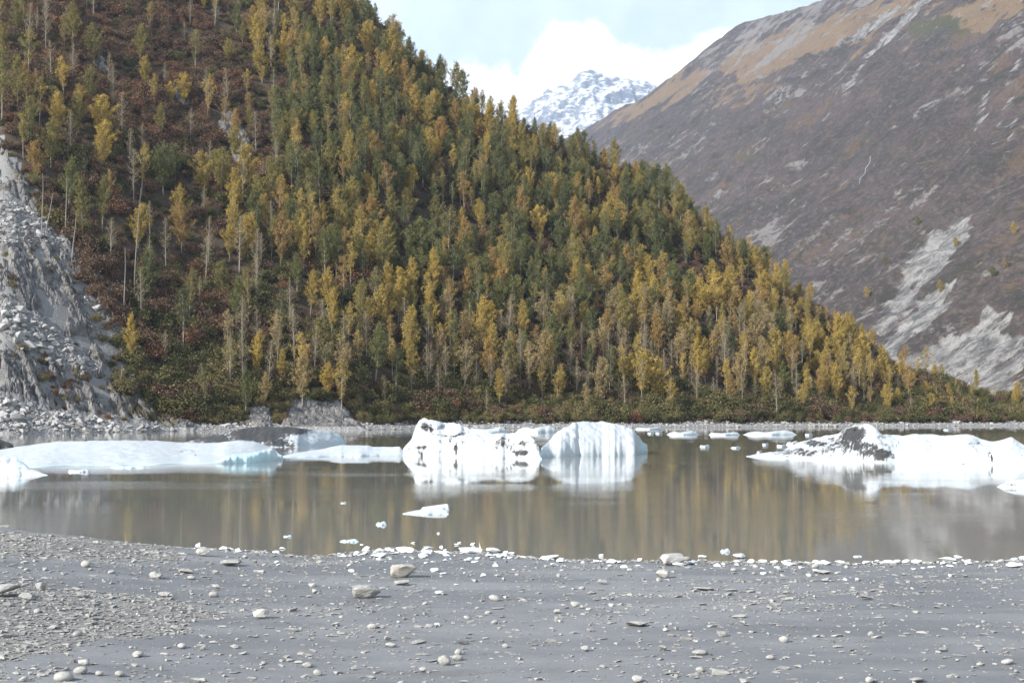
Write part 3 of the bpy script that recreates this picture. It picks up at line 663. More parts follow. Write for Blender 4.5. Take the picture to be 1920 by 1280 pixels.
def berg(name, topp, wl, depth, r=.4, p=.55, seed=0, dirt=(), blue=(), nz=.12, nx=150, ny=44, parent=None, bpow=.9, taper=.5, rough=1.0):
    x0, x1 = topp[0][0], topp[-1][0]; px = np.linspace(x0, x1, nx)
    wy = interp(px, wl); Xf, Yf = ground(px, wy)
    e = (px - x0) / (x1 - x0); tp = np.clip(np.minimum(e, 1 - e) * 2, 0, 1) ** taper
    dep = depth * (.12 + .88 * tp) * (1 + .18 * fbm(e * 5, e * 0 + seed, 3, seed))
    d = np.concatenate([[-.012], np.linspace(0, 1, ny) ** 1.7, [1.02]])
    P_, D = np.meshgrid(px, d, indexing='ij')
    front = 1 + 0 * P_
    Yg = Yf[:, None] + np.clip(D, -.02, 1.05) * dep[:, None] + (dep * .10 * fbm(e * 9, e * 0 + 3, 3, seed + 2))[:, None] * (1 - D)
    Yt = Yf + r * dep; zt = np.maximum(tan_v(px, interp(px, topp)) * Yt + CAMZ, .03)
    dn = np.clip(D, 0, 1)
    up = np.clip(dn / r, 0, 1) ** p; dnn = np.clip((1 - dn) / (1 - r), 0, 1) ** bpow
    Z = zt[:, None] * np.minimum(up, dnn)
    Xg = (P_ - 960) / F * Yg
    sc = np.clip(zt[:, None], .15, 3)
    body = np.clip(dn * 12, 0, 1) * np.clip((1 - dn) * 8, 0, 1)
    fr = (1 - sstep(dn, r * .7, r * 1.1))          # the camera side carries the relief, the crest stays on its line
    nse = fbm(Xg / 2.3, (Yg * 1.3 + Z * 2) / 2.3, 4, seed + 5) + .8 * (ridged(Xg / 3.2, Z / 1.6 + Yg / 4, 3, seed + 6) - .55)
    Z = Z + nz * sc * nse * body * (.35 + .65 * fr) * rough + .05 * sc * fbm(Xg / .7, Yg / .7, 3, seed + 9) * body
    Yg = Yg + fr * body * nz * 2.2 * sc * fbm(Xg / 2.8, Z / 1.5, 4, seed + 7) * rough
    wc, we = worley(Xg / 1.9 + .4 * fbm(Xg, Z, 2, seed), Z / 1.0 + Yg / 5, seed + 21)
    Yg = Yg + fr * body * rough * nz * sc * (2.6 * (wc - .5) + 1.0 * (1 - sstep(we, .03, .16)))
    Z = np.maximum(Z, .02 + 0 * Z)
    Z[:, 0] = -.6; Z[:, -1] = -.6
    A, B = proj(Xg, Yg, Z)
    jn = fbm(Xg / 1.2, Z / .6, 3, seed + 11) * 5
    dm = np.zeros_like(Z); bl = np.zeros_like(Z)
    for (x, y, rx, ry, st) in dirt: dm = np.maximum(dm, st * np.exp(-(((A + jn - x) / rx) ** 2 + ((B + jn - y) / ry) ** 2) ** 1.6))
    for (x, y, rx, ry, st) in blue: bl = np.maximum(bl, st * np.exp(-(((A - x) / rx) ** 2 + ((B - y) / ry) ** 2)))
    bl = np.maximum(bl, .8 * (1 - sstep(Z, .03, .12)) * (Z > -.1) * .5)
    return add(name, mesh_np(name, np.stack([Xg, Yg, Z], 2).reshape(-1, 3), grid_faces(nx, ny + 2), MICE, True, {'dirt': dm * 1.15 - .24, 'blue': bl}), parent=parent)

# flat floe on the left with its blue undercut end
fa = berg('ice_floe', [(-260, 878), (-150, 852), (-60, 845), (0, 843), (40, 836), (110, 827), (180, 825.5), (235, 825), (300, 826), (345, 829), (405, 830), (430, 826.5), (455, 825), (480, 828), (515, 840), (526, 852)],
          [(-260, 884), (0, 877), (80, 874), (200, 871.5), (300, 869.5), (420, 868), (526, 859)], 30, .82, .85, 1, dirt=[(340, 847, 3, 1.2, 1.1), (365, 852, 2, 1, 1.0), (360, 845, 22, 1, .45)], nz=.025, rough=.5, taper=.35)
tag(fa, 'broad flat snow-white ice floe with a blue undercut end on the left', 'ice floe', 'large ice in the lake')
berg('blue_cliff', [(404, 867.5), (420, 857), (440, 851), (470, 849), (495, 843), (512, 838), (519, 846), (525, 862)], [(404, 869), (430, 868.5), (470, 867), (510, 864), (525, 863)], 5.5, .35, .22, 2, blue=[(465, 860, 60, 16, 1.1)], nz=.03, parent=fa, nx=90, ny=26)
tag(berg('ice_chunk', [(503, 862), (508, 853), (520, 851), (530, 853), (533, 862)], [(503, 863), (533, 862)], 2.2, .4, .3, 3, blue=[(515, 858, 20, 8, .5)], nx=50, ny=16), 'small bluish ice block wedged at the end of the undercut floe', 'ice', 'small ice in the lake')
tag(berg('iceberg', [(-40, 888), (-20, 868), (0, 861), (12, 853), (22, 860), (28, 856), (45, 866), (60, 878), (75, 883), (92, 890)], [(-40, 889), (0, 888), (92, 891)], 4.5, .4, .6, 4, blue=[(40, 872, 8, 10, .5)], nz=.2, nx=90), 'small jagged white ice pinnacles at the left edge of the lake', 'iceberg', 'large ice in the lake')
tag(berg('iceberg', [(338, 832), (370, 822), (420, 811), (455, 802), (490, 798), (540, 799), (580, 804), (620, 808), (640, 815), (648, 830)], [(338, 835), (450, 838), (560, 838), (648, 833)], 20, .5, .8, 5,
         dirt=[(400, 822, 60, 14, .95), (480, 812, 70, 22, 1.15), (545, 806, 50, 12, 1.0), (520, 830, 40, 10, .9)], blue=[(640, 822, 10, 10, .5)], nz=.06), 'low ice mound blackened with gravel and dirt, white at its right end', 'iceberg', 'large ice in the lake')
tag(berg('ice_floe', [(516, 857), (560, 848), (600, 842), (640, 834), (690, 834), (700, 837), (750, 837), (762, 850)], [(516, 858), (600, 856), (762, 853)], 10, .7, .55, 6, nz=.03, rough=.6), 'thin flat white floe between the dirty mound and the peaked iceberg', 'ice floe', 'large ice in the lake')
tag(berg('iceberg', [(752, 855), (757, 840), (772, 822), (779, 800), (786, 788), (797, 784.5), (812, 786), (830, 791), (845, 794), (860, 794), (880, 803), (900, 808), (925, 813), (950, 813), (968, 812.5), (985, 815), (1000, 822), (1010, 838), (1016, 857)],
         [(752, 853), (800, 855), (900, 858), (1016, 860.5)], 13, .42, .55, 7, dirt=[(795, 798, 10, 11, .9), (808, 804, 5, 9, .9), (790, 838, 14, 7, .85), (788, 850, 4, 9, .9), (855, 842, 3, 16, 1.2), (830, 815, 20, 10, .35), (880, 822, 25, 4, .4), (940, 832, 30, 18, .48), (900, 835, 60, 20, .22), (800, 825, 40, 35, .22), (982, 833, 9, 9, .9), (976, 848, 20, 7, .95), (940, 825, 12, 14, .75), (1008, 838, 4, 12, .7)], nz=.10, nx=200, ny=56),  # last dark mark follows the crack beside the domed berg
    'peaked white iceberg with dark streaks and a low grey-veined right shoulder', 'iceberg', 'large ice in the lake')
tag(berg('iceberg', [(1009, 855), (1016, 838), (1030, 826), (1040, 812), (1062, 799), (1075, 791), (1095, 788.5), (1125, 789.5), (1150, 795), (1170, 797), (1185, 805), (1198, 817), (1205, 829), (1213, 833), (1214, 846)],
         [(1009, 858), (1030, 856), (1100, 854), (1190, 853), (1214, 847)], 13, .45, .55, 8, blue=[(1206, 836, 9, 16, .75), (1016, 850, 6, 8, .6)], dirt=[(1011, 852, 3, 8, .6)], nz=.06, rough=.15, nx=160, ny=52), 'smooth domed white iceberg right of the peaked one', 'iceberg', 'large ice in the lake')  # right-end blue paints in the shaded side; dark left-end mark follows the crack
rb = berg('iceberg', [(1398, 855), (1420, 850), (1460, 845), (1480, 838), (1500, 828), (1520, 822), (1545, 816), (1570, 811), (1580, 802), (1600, 797), (1627, 794), (1640, 802), (1654, 814), (1680, 816), (1716, 813), (1740, 815), (1770, 816), (1815, 813), (1835, 822), (1860, 827), (1895, 820), (1910, 830), (1925, 838), (1990, 835), (2040, 850), (2060, 868)],
          [(1398, 856), (1480, 859), (1560, 862), (1650, 867), (1760, 868), (1920, 872), (2060, 873)], 15, .4, .55, 9,
          dirt=[(1602, 814, 24, 15, 1.25), (1606, 834, 18, 14, .95), (1590, 845, 22, 7, .6), (1652, 852, 24, 15, 1.05), (1640, 838, 8, 10, .8), (1530, 830, 26, 8, .85), (1500, 848, 60, 9, .72), (1565, 838, 60, 24, .62), (1625, 845, 30, 18, .75), (1582, 826, 12, 12, .9), (1862, 862, 2.5, 9, 1.1), (1857, 852, 2, 6, .9), (1805, 869, 3, 2, .9), (1660, 833, 10, 2.5, .7)], nz=.085, nx=300, ny=56)
tag(rb, 'long white iceberg with a soot-black peak at its left end', 'iceberg', 'large ice in the lake')
tag(berg('ice_chunk', [(1866, 912), (1880, 903), (1900, 898), (1925, 897), (1960, 904), (1975, 914)], [(1866, 913), (1920, 915), (1975, 915)], 2.5, .5, .6, 10, dirt=[(1895, 908, 18, 5, .65)], nx=70, ny=20), 'low grey-speckled ice lump at the right edge of the lake', 'ice', 'small ice in the lake')
tag(berg('ice_chunk', [(-60, 838), (-20, 824), (0, 823), (18, 829), (27, 833), (28, 838)], [(-60, 840), (28, 839)], 5, .5, .5, 11, dirt=[(0, 832, 60, 20, 1.3)], nx=50, ny=16), 'dark debris-covered ice lump behind the flat floe at left', 'ice', 'small ice in the lake')
for i, (x0, x1, yt, yb, dp, lab) in enumerate([
        (878, 952, 799, 812, 8, 'low white floe behind the right shoulder of the peaked iceberg'), (966, 1046, 797, 811, 8, 'low white floe showing in the gap behind the domed iceberg'),
        (1190, 1243, 800, 805, 5, 'thin white floe on the far shore right of the domed iceberg'), (1249, 1310, 807, 815, 5, 'oval white floe, second from the domed iceberg along the far shore'),
        (1328, 1387, 809, 815.5, 5, 'lumpy white floe left of the long far floe'), (1392, 1493, 806, 815, 6, 'longest white floe near the far shore above the sooty iceberg'),
        (1311, 1330, 833, 837.5, 1.5, 'small ice slab midway between the domed and sooty icebergs'), (1369, 1388, 836, 840, 1.3, 'small ice slab just left of the sooty iceberg tail'),
        (1428, 1440, 829.5, 834, 1.0, 'little ice lump above the sooty iceberg tail'), (1472, 1498, 826, 834, 2.0, 'ice lump resting against the back of the sooty iceberg'),
        (1594, 1627, 804, 807.5, 3, 'thin floe behind the soot-black peak'), (1766, 1785, 803, 806.5, 3, 'tiny floe by the far shore right of the soot-black peak'),
        (1455, 1474, 832, 837, 1.2, 'rounded ice lump beside the tail of the sooty iceberg'), (1213, 1226, 809, 813, 2, 'tiny ice lump just right of the domed iceberg'),
        (1228, 1242, 809, 813, 2, 'tiny ice lump beside the oval far floe'), (1417, 1428, 843, 851, .6, 'round snowball-like ice lump on the sooty iceberg tail'),
        (1508, 1523, 811, 816, 2, 'small floe just right of the longest far floe'), (208, 280, 871.5, 877, 1.5, 'thin ice sliver floating just off the flat floe'), (130, 172, 878, 885, 1.5, 'small ice sliver right of the jagged pinnacles'),
        (756, 842, 949, 964, 1.8, 'flat wedge-shaped ice slab floating alone in the near water'), (790, 843, 943, 955, 1.0, 'narrow white ice plank on the wedge-shaped slab'), (706, 726, 976, 984, .5, 'small swan-like ice piece left of the wedge-shaped slab'),
        (534, 549, 1002, 1006.5, .4, 'tiny oval ice piece nearest the wet mud bay'), (639, 674, 1009, 1016, .7, 'small flat ice piece close to shore left of the swan-like piece'), (640, 651, 940, 943.5, .5, 'tiny ice chip in open water below the thin flat floe'),
        (1348, 1366, 1027, 1035, .5, 'small ice hump floating just off the right half of the beach'), (1596, 1612, 1040.5, 1044, .4, 'thin ice chip just off the beach on the right'),
        (1905, 1930, 1041, 1048, .5, 'white ice lump just off the beach at the right edge')]):
    pp = np.linspace(x0, x1, 8); hh_ = yb - yt
    shp = [(0, 0), (.1, .55), (.25, .8), (.42, .6), (.6, .85), (.78, 1), (.92, .7), (1, 0)] if i % 2 else [(0, 0), (.08, .8), (.2, .7), (.45, .6), (.62, .75), (.8, 1), (.93, .8), (1, 0)]
    if i == 19: shp = [(0, 0), (.1, .3), (.3, .55), (.6, .75), (.85, .7), (.96, .55), (1, 0)]
    if i == 20: shp = [(0, 0), (.06, .45), (.3, .6), (.6, .8), (.9, 1), (.97, .9), (1, 0)]
    tag(berg('ice_floe' if x1 - x0 > 45 else 'ice_chunk', [(x0 + f * (x1 - x0), yb - g_ * hh_) for f, g_ in shp], [(x0, yb - .3), ((x0 + x1) / 2, yb + .3), (x1, yb - .3)], dp, .5, .4, 20 + i, nz=.08, nx=44, ny=12), lab, 'ice floe' if x1 - x0 > 45 else 'ice', 'small ice in the lake')

# stranded ice and pale plates along the waterline
m, nt, out = new_mat('stranded_ice'); v = objvec(nt)
finish(nt, out, mixc(nt, noise_(nt, v, 1.5, 4), (.62, .68, .72), (.86, .88, .89)), .5, noise_(nt, v, 3, 5, .7), .4, .05, .4); MICE2 = m
ICE = [hull_mesh('ice_plate', 15, .5, MICE2, 600 + i, bev=.04) for i in range(8)]
WHITE = [(371, 1026, 12, 13, .8, 'upright white ice shard at the left waterline'), (418, 1033, 22, 9, 1, 'white ice lump at the waterline left of the mud bay'), (176, 1021, 34, 6, 1, 'long flat tan slab at the left waterline'), (137, 1018, 18, 6, 1, 'small white ice lump at the far left waterline'),
         (218, 1017, 18, 4, 1, 'thin floating ice sliver off the left waterline'), (880, 1040, 58, 16, 1, 'large tilted grey-white plate stranded at mid beach waterline'), (925, 1036, 34, 12, 1, 'flat white plate with dark edge right of the tilted plate'), (948, 1041, 14, 11, 1, 'bluish ice lump at the right end of the stranded plates'),
         (800, 1046, 30, 11, 1, 'blocky ice lump in front of the tilted plate'), (765, 1042, 26, 13, 1, 'pale peaked ice lump left of the tilted plate'), (730, 1034, 24, 8, 1, 'white ice wedge behind the peaked lump'), (685, 1032, 22, 10, 1, 'angular ice block at the left of the stranded plates'), (710, 1056, 40, 10, 1, 'broad white ice sheet on the silt behind the tan wedge boulder'),
         (803, 1027, 24, 4, 1, 'thin ice raft just off the stranded plates'), (1030, 1049, 46, 10, 1, 'long flat-topped white slab stranded alone at mid waterline'), (1052, 1061, 20, 11, 1, 'grey ice lump with dark side right of the flat-topped slab'), (1318, 1046, 20, 8, 1, 'white ice lump at the waterline right of the broad boulder'),
         (1388, 1046, 30, 11, 1, 'domed white ice block at the waterline on the right half'), (1430, 1052, 22, 5, 1, 'low ice strip right of the domed ice block'), (1530, 1056, 18, 8, 1, 'dark-edged ice block left of the round white stone'), (1548, 1061, 26, 11, 1, 'triangular white ice block by the round white stone'),
         (1577, 1060, 24, 9, 1, 'peaked ice block right of the triangular one'), (1625, 1060, 17, 9, 1, 'upright ice block with dark right side on the right waterline'), (1670, 1058, 34, 8, 1, 'long low ice block on the right waterline'), (1700, 1057, 18, 9, 1, 'squarish ice block next to the long low one'), (1722, 1057, 26, 9, 1, 'dark-bottomed ice plate on the right waterline'),
         (1782, 1053, 46, 10, 1, 'long rounded white ice log at the right waterline'), (1798, 1044, 20, 4, 1, 'thin plate behind the long white ice log'), (1818, 1061, 20, 8, 1, 'pale ice lump right of the long white ice log'), (1782, 1069, 18, 6, 1, 'low white ice fin in front of the long ice log'), (1905, 1072, 36, 12, 1, 'ragged white ice heap at the right edge of the beach'),
         (1275, 1066, 36, 8, 1, 'white ice plate at the foot of the broad boulder'), (517, 1037, 18, 6, 1, 'ice chip at the left side of the mud bay'), (530, 1029, 16, 5, 1, 'floating ice plate in the mud bay'), (1300, 1061, 24, 8, 1, 'jumbled white ice right of the broad boulder')]
for i, (px, py, wp_, hp_, a, lab) in enumerate(WHITE):
    me = hull_mesh('ice_block', 18, .5, MTAN if 'tan slab' in lab else MICE2, 700 + i, bev=.05, sub=1, nz=.03)
    X, Y = ground(px, py); zb = max(float(beach(X, Y)), -.01)
    tag(stone_at('stranded_ice' if 'tan slab' not in lab else 'stone_slab', me, px, py, wp_, hp_, rot=random.uniform(-.2, .2), tilt=.06, sink=.1, pos=(float(X), float(Y), zb)), lab, 'ice' if 'tan slab' not in lab else 'stone', 'ice stranded along the waterline')
items = []
for i in range(270):
    px = random.uniform(420, 1930); off = random.expovariate(1 / 11.0) * random.choice((1, 1, 1, -.3))
    if random.random() < .4: px = random.uniform(640, 980)
    if 600 < px < 980: off *= 2.2
    if 530 < px < 610: continue
    py = float(interp(px, EDGE)) + off + 2
    X, Y = ground(px, py); z = float(beach(X, Y)); wd = random.lognormvariate(2.45, .42)
    isr = random.random() < (.45 if px > 1000 else .25)
    o = stone_at('shore_stone' if isr else 'stranded_ice', random.choice(ANG if isr else ICE), px, py, wd, wd * random.uniform(.16, .45), rot=random.uniform(0, 3), tilt=.12, sink=.15, pos=(float(X), float(Y), max(z, -.01)))
    hd = ('larger' if wd > 13 else 'small' if wd > 8 else 'tiny') + random.choice((' flat grey shore stone', ' angular grey shore stone') if isr else (' flat white ice plate', ' angular white ice chip', ' pale ice lump'))
    tag(o, hd, 'stone' if isr else 'ice', 'ice and stones along the waterline')
    place = 'near the mud bay' if px < 660 else 'behind the tan wedge boulder' if px < 800 else 'among the stranded plates' if px < 980 else 'by the flat-topped slab' if px < 1120 else 'left of the broad boulder' if px < 1240 else 'right of the broad boulder' if px < 1420 else 'by the triangular ice block' if px < 1600 else 'left of the white ice log' if px < 1760 else 'at the right end of the waterline'
    items.append((o, hd, place, px))
number(items)

# ------------------------------------------------------------------ talus on the rock slope
RX, RY, RZ, RM = RS
RPX, RPY = proj(RX, RY, RZ)
flat = [(RX.ravel(), RY.ravel(), RZ.ravel(), RPX.ravel(), RPY.ravel())][0]
inscr = np.zeros(len(flat[0]), int)
for k, sp in enumerate(SCREE): inscr[inpoly(flat[3], flat[4], sp)] = k + 1
cand = np.where((inscr > 0) & (RM.ravel() > .9) & (flat[2] > .1))[0]
pick = rng.choice(cand, 9000)
sizes = np.exp(rng.normal(-1.0, .55, len(pick))); sizes = np.clip(sizes, .12, 1.6) * np.where(inscr[pick] == 2, 1.25, 1.0)
vis = (flat[3][pick] > -5) & (flat[3][pick] < 400)
order = np.argsort(-(sizes * vis)); big_i = order[:250]; rest = order[250:]
tz = {1: 'on the upper scree apron', 2: 'in the middle boulder chute', 3: 'on the scree beside the lake', 4: 'in the chute below the bare trunk', 5: 'on the pale ledge above the shore bushes'}
items = []; tal_src = []
for q in big_i:
    i = pick[q]; s = float(sizes[q]); x, y, z = flat[0][i], flat[1][i], flat[2][i]
    o = add('talus_block', TAL[int(rng.integers(8))], loc=(x + rng.uniform(-.3, .3), y + rng.uniform(-.3, .3), z + s * .25), rot=tuple(rng.uniform(-.6, .6, 2)) + (rng.uniform(0, 6),), scale=(s * rng.uniform(.8, 1.3), s * rng.uniform(.7, 1), s * rng.uniform(.5, .85)))
    px = float(flat[3][i]); py = float(flat[4][i]); k = int(inscr[i])
    hd = 'large grey talus block' if s > 1.15 else 'mid-sized grey talus block' if s > .9 else 'grey talus stone'
    lo, hi = {1: (0, 130), 2: (0, 190), 3: (0, 340), 4: (140, 240), 5: (215, 262)}[k]
    f = (px - lo) / (hi - lo); tz2 = tz[k] + (', left end' if f < .25 else ', left half' if f < .5 else ', right half' if f < .75 else ', right end')
    tag(o, hd, 'rock', 'talus blocks on the rock slope'); items.append((o, hd, tz2, px))
    tal_src.append(o)
def short_number(items, axis='from left'):
    d = {}
    for it in items: d.setdefault((it[1], it[2]), []).append(it)
    for (h, p), L in d.items():
        L.sort(key=lambda q: q[3])
        for i, (o, _, _, x) in enumerate(L): o['label'] = f'{h} {p}' + ('' if len(L) == 1 else f', {ORD[i]} {axis}' if i < 30 else f', {ORD[min(29, len(L) - 1 - i)]} from right')
short_number(items)
src = []; seen = set()
for o in tal_src:
    if o.data.name not in seen: seen.add(o.data.name); src.append([o])
i = pick[rest]; s = sizes[rest] * .8
scl = np.stack([s * rng.uniform(.8, 1.3, len(s)), s * rng.uniform(.7, 1.1, len(s)), s * rng.uniform(.45, .9, len(s))], 1)
scatter('scree', np.stack([flat[0][i] + rng.uniform(-.4, .4, len(s)), flat[1][i] + rng.uniform(-.4, .4, len(s)), flat[2][i] + s * .2], 1), rng.uniform(0, 6.28, len(s)), scl, rng.integers(0, len(src), len(s)), src, 'fine grey scree between the larger talus blocks', 'scree')
# cobbles along the far shore
n = 2600; pc_ = rng.uniform(380, 2100, n); tt = rng.uniform(.2, 8.5, n); Yq = np.interp(pc_, _c, _Ys) + tt; Xq = (pc_ - 960) / F * Yq; zq = hill(Xq, Yq)
s = np.exp(rng.normal(-1.35, .5, n)); scl = np.stack([s * 1.2, s, s * .7], 1)
scatter('shore_cobbles', np.stack([Xq, Yq, zq + .05], 1), rng.uniform(0, 6.28, n), scl, rng.integers(0, len(src), n), src, 'pale cobbles lining the far shore below the bushes', 'cobbles')

# ------------------------------------------------------------------ trees
def tube(P, rad, k=5):
    P = np.asarray(P, float); n = len(P); V = []; d = np.gradient(P, axis=0); d /= np.linalg.norm(d, axis=1)[:, None] + 1e-9
    for i in range(n):
        a = np.cross(d[i], [1, 0, 0] if abs(d[i][0]) < .8 else [0, 1, 0]); a /= np.linalg.norm(a); b = np.cross(d[i], a)
        for j in range(k):
            th = 2 * math.pi * j / k; V.append(P[i] + rad[i] * (a * math.cos(th) + b * math.sin(th)))
    Fq = [(i * k + j, i * k + (j + 1) % k, (i + 1) * k + (j + 1) % k, (i + 1) * k + j) for i in range(n - 1) for j in range(k)]
    return np.array(V), np.array(Fq)
def cards(C, size, r, up=None):
    n = len(C); N_ = r.normal(size=(n, 3)); N_[:, 2] += .35; N_ /= np.linalg.norm(N_, axis=1)[:, None]
    A = np.cross(N_, r.normal(size=(n, 3))); A /= np.linalg.norm(A, axis=1)[:, None]; B = np.cross(N_, A)
    s = (size * r.uniform(.6, 1.35, n))[:, None]
    V = np.stack([C - A * s * .5, C - B * s * .36 + A * s * .05, C + A * s * .5, C + B * s * .36 + A * s * .05], 1).reshape(-1, 3)
    return V, np.arange(4 * n).reshape(n, 4)
def tree_meshes(seed, H, cb, cw, nbr, leaf, size, widest=.3, droop=.5, gap=.0, bark=None):
    r = np.random.default_rng(seed)
    zs = np.linspace(0, 1, 8); bend = np.cumsum(r.normal(0, .09, (8, 2)), 0) * zs[:, None]; P = np.column_stack([bend * 1.2, zs * H]); P[0, 2] = -1.2
    tv, tf = tube(P, .17 * (H / 18) * (1 - zs * .88) + .015, 6); TV = [tv]; TF = [tf]; off = len(tv)
    C = []
    for b in range(nbr):
        t = (b + r.random()) / nbr; z = cb * H + (H * .985 - cb * H) * t
        prof = (t / widest) ** .6 if t < widest else ((1 - t) / (1 - widest)) ** .75
        th = b * 2.4 + r.normal(0, .5)
        L = cw / 2 * (.10 + prof) * r.uniform(.5, 1.25) * (.62 + .85 * float(vn(np.array(th / 1.1 + seed), np.array(z / 2.6), seed)))
        if r.random() < gap: continue
        ax = np.array([np.interp(z / H, zs, P[:, 0]), np.interp(z / H, zs, P[:, 1]), z])
        end = ax + np.array([math.cos(th) * L, math.sin(th) * L, L * droop + r.normal(0, .2)])
        bv, bf = tube([ax, (ax + end) / 2 + [0, 0, -.08 * L], end], [.045, .03, .01], 3); TV.append(bv); TF.append(bf + off); off += len(bv)
        nl = max(4, int(leaf * (L + .35) * r.uniform(.6, 1.3)))
        f = r.uniform(.12, 1.05, nl) ** .75; base = ax + (end - ax) * f[:, None]
        k = max(2, nl // 22); cc = base[r.integers(0, nl, k)] + r.normal(0, .26, (k, 3)); q = cc[r.integers(0, k, nl)]
        C.append(np.where(r.random(nl)[:, None] < .7, q + r.normal(0, .24, (nl, 3)), base + r.normal(0, .30, (nl, 3))))
    C = np.concatenate(C) if C else np.zeros((1, 3))
    cv_, cf = cards(C, size, r)
    tm = mesh_np('trunk', np.concatenate(TV), np.concatenate(TF), bark or BARK)
    return tm, (cv_, cf, r.random(len(cf)))
SHAPES = [  # height, crown base, crown width, branches, leaves per metre, leaf size, widest, upsweep, gaps
    (17.5, .18, 6.2, 84, 52, .29, .28, .95, .12), (19.5, .24, 5.2, 84, 50, .28, .26, 1.1, .14), (16, .12, 6.6, 80, 52, .30, .34, .85, .12),
    (18, .36, 4.2, 64, 38, .27, .32, 1.0, .26), (17, .28, 4.8, 60, 32, .27, .36, 1.0, .32), (14, .08, 5.8, 76, 54, .29, .32, .9, .12)]
PROTO = {}
for i, sh in enumerate(SHAPES):
    tm, (cv_, cf, lv) = tree_meshes(800 + i, *sh)
    for kd in ('golden', 'amber', 'olive', 'green', 'tan'):
        PROTO[(kd, i)] = (tm, mesh_np('crown', cv_, cf, LEAF[kd], False, None, {'lv': lv}), sh[0])
for i in range(2):     # nearly bare trees: thin twigs, a few leaves
    tm, (cv_, cf, lv) = tree_meshes(860 + i, 17, .22, 4.2, 80, 5.0, .24, .4, .9, .1)
    PROTO[('bare', i)] = (tm, mesh_np('crown', cv_, cf, LEAF['tan'], False, None, {'lv': lv}), 17)

BROWN = [(-400, -200), (330, -60), (400, 60), (470, 110), (500, 200), (515, 300), (500, 420), (430, 400), (380, 330), (300, 300), (250, 270), (140, 240), (60, 330), (-400, 330)]
N0 = 60000
pc_ = rng.uniform(-330, 2300, N0); Yq = np.interp(pc_, _c, _Ys) + rng.uniform(5, 420, N0) ; Xq = (pc_ - 960) / F * Yq; tq = shore_t(Xq, Yq)
keep = Yq < np.interp(pc_, _c, _Yc) + 22
Xq, Yq, tq, pc_ = Xq[keep], Yq[keep], tq[keep], pc_[keep]; zq = hill(Xq, Yq); A, B = proj(Xq, Yq, zq)
inb = inpoly(A, B, BROWN); inr = inpoly(A, B, [(x + 8, y - 6) for x, y in ROCKPOLY]); colr = rng.random(len(Xq)); clump = fbm(Xq / 28, Yq / 28, 3, 160); tone = fbm(Xq / 60, Yq / 60, 2, 165)
taken = {}; trees = []
for i in range(len(Xq)):
    x, y, t, a, b_ = Xq[i], Yq[i], tq[i], A[i], B[i]
    if inr[i]: continue
    md = 4.1
    if inb[i]: md = 6.0 if clump[i] > .15 else 12.5
    elif a < 520 and b_ > 520: md = 7.5
    elif a < 430: md = 7.5
    elif clump[i] < -.28: md = 7.5
    if t < 34 and a > 420: md = 99 if t < 12 else 7 if t < 19 else 3.8
    elif t < 30: md = 99 if t < 12 else 9
    if a > 1640: md = max(md, 4.6)
    if a > 1800: md = max(md, 7)
    gx, gy = int(x // 15), int(y // 15); bad = md > 90
    for dx in (-1, 0, 1):
        for dy in (-1, 0, 1):
            for (x2, y2) in taken.get((gx + dx, gy + dy), ()):
                if (x - x2) ** 2 + (y - y2) ** 2 < md * md: bad = True; break
            if bad: break
        if bad: break
    if bad: continue
    taken.setdefault((gx, gy), []).append((x, y))
    low = sstep(b_, 420, 700); rt = sstep(a, 1150, 1700); u = rng.random(); tn = tone[i] * .35
    pg = np.clip(.22 + .33 * low + .28 * rt + tn, .06, .85); pam = .10 + .10 * low; pgr = np.clip(.40 * (1 - .7 * low) * (1 - .5 * rt) - tn, .07, .55)
    kd = 'golden' if u < pg else 'amber' if u < pg + pam else 'green' if u < pg + pam + pgr else 'olive'
    if b_ > 620 and a < 1500 and rng.random() < .28: kd = 'tan'
    if (t < 50 or a < 520) and rng.random() < .33: kd = 'bare'
    if inb[i] and kd == 'green': kd = 'olive'
    sh = int(rng.integers(0, 6))
    if t < 50 and rng.random() < .6: sh = int(rng.choice([3, 4, 1]))
    if kd == 'bare': sh = int(rng.integers(0, 2))
    sc = (.48 + .50 * rng.random() ** .8) * (.86 if a > 1500 else 1.0) * (.7 if a > 1750 else 1.0)
    edge = np.interp(pc_[i], _c, _Yc) - y
    if edge < 25: sc *= rng.uniform(.6, .95)
    if t < 20: sc *= rng.uniform(.7, 1)
    trees.append([x, y, zq[i], a, b_, t, kd, sh, sc, rng.uniform(0, 6.28), rng.uniform(.85, 1.12), edge])
# which trees show most: walk from the front and keep what stands clear of the rows before
trees.sort(key=lambda q: q[1]); top_line = np.full(2800, 900.0)
for q in trees:
    Hh = PROTO[(q[6], q[7])][2] * q[8]; hp_ = Hh * F / q[1]; wd = 4.2 * q[8] * F / q[1]
    c0, c1 = int(max(0, q[3] - wd / 2 + 400)), int(min(2799, q[3] + wd / 2 + 400)) + 1
    tp = q[4] - hp_
    if c1 > c0:
        vis = np.clip(np.minimum(top_line[c0:c1], q[4]) - max(tp, 0), 0, None).mean() if tp < 900 else 0
        top_line[c0:c1] = np.minimum(top_line[c0:c1], tp + hp_ * .1)
    else: vis = 0
    q.append(vis * wd if 5 < q[3] < 1915 else 0)
idx = sorted(range(len(trees)), key=lambda i: -trees[i][-1])
indiv = set(idx[:290])
CN = {'golden': 'golden-yellow', 'amber': 'amber-brown', 'olive': 'olive', 'green': 'dark green', 'tan': 'pale tan', 'bare': 'nearly bare'}
SN = {0: 'full', 1: 'narrow', 2: 'broad', 3: 'slender', 4: 'thin', 5: 'bushy'}
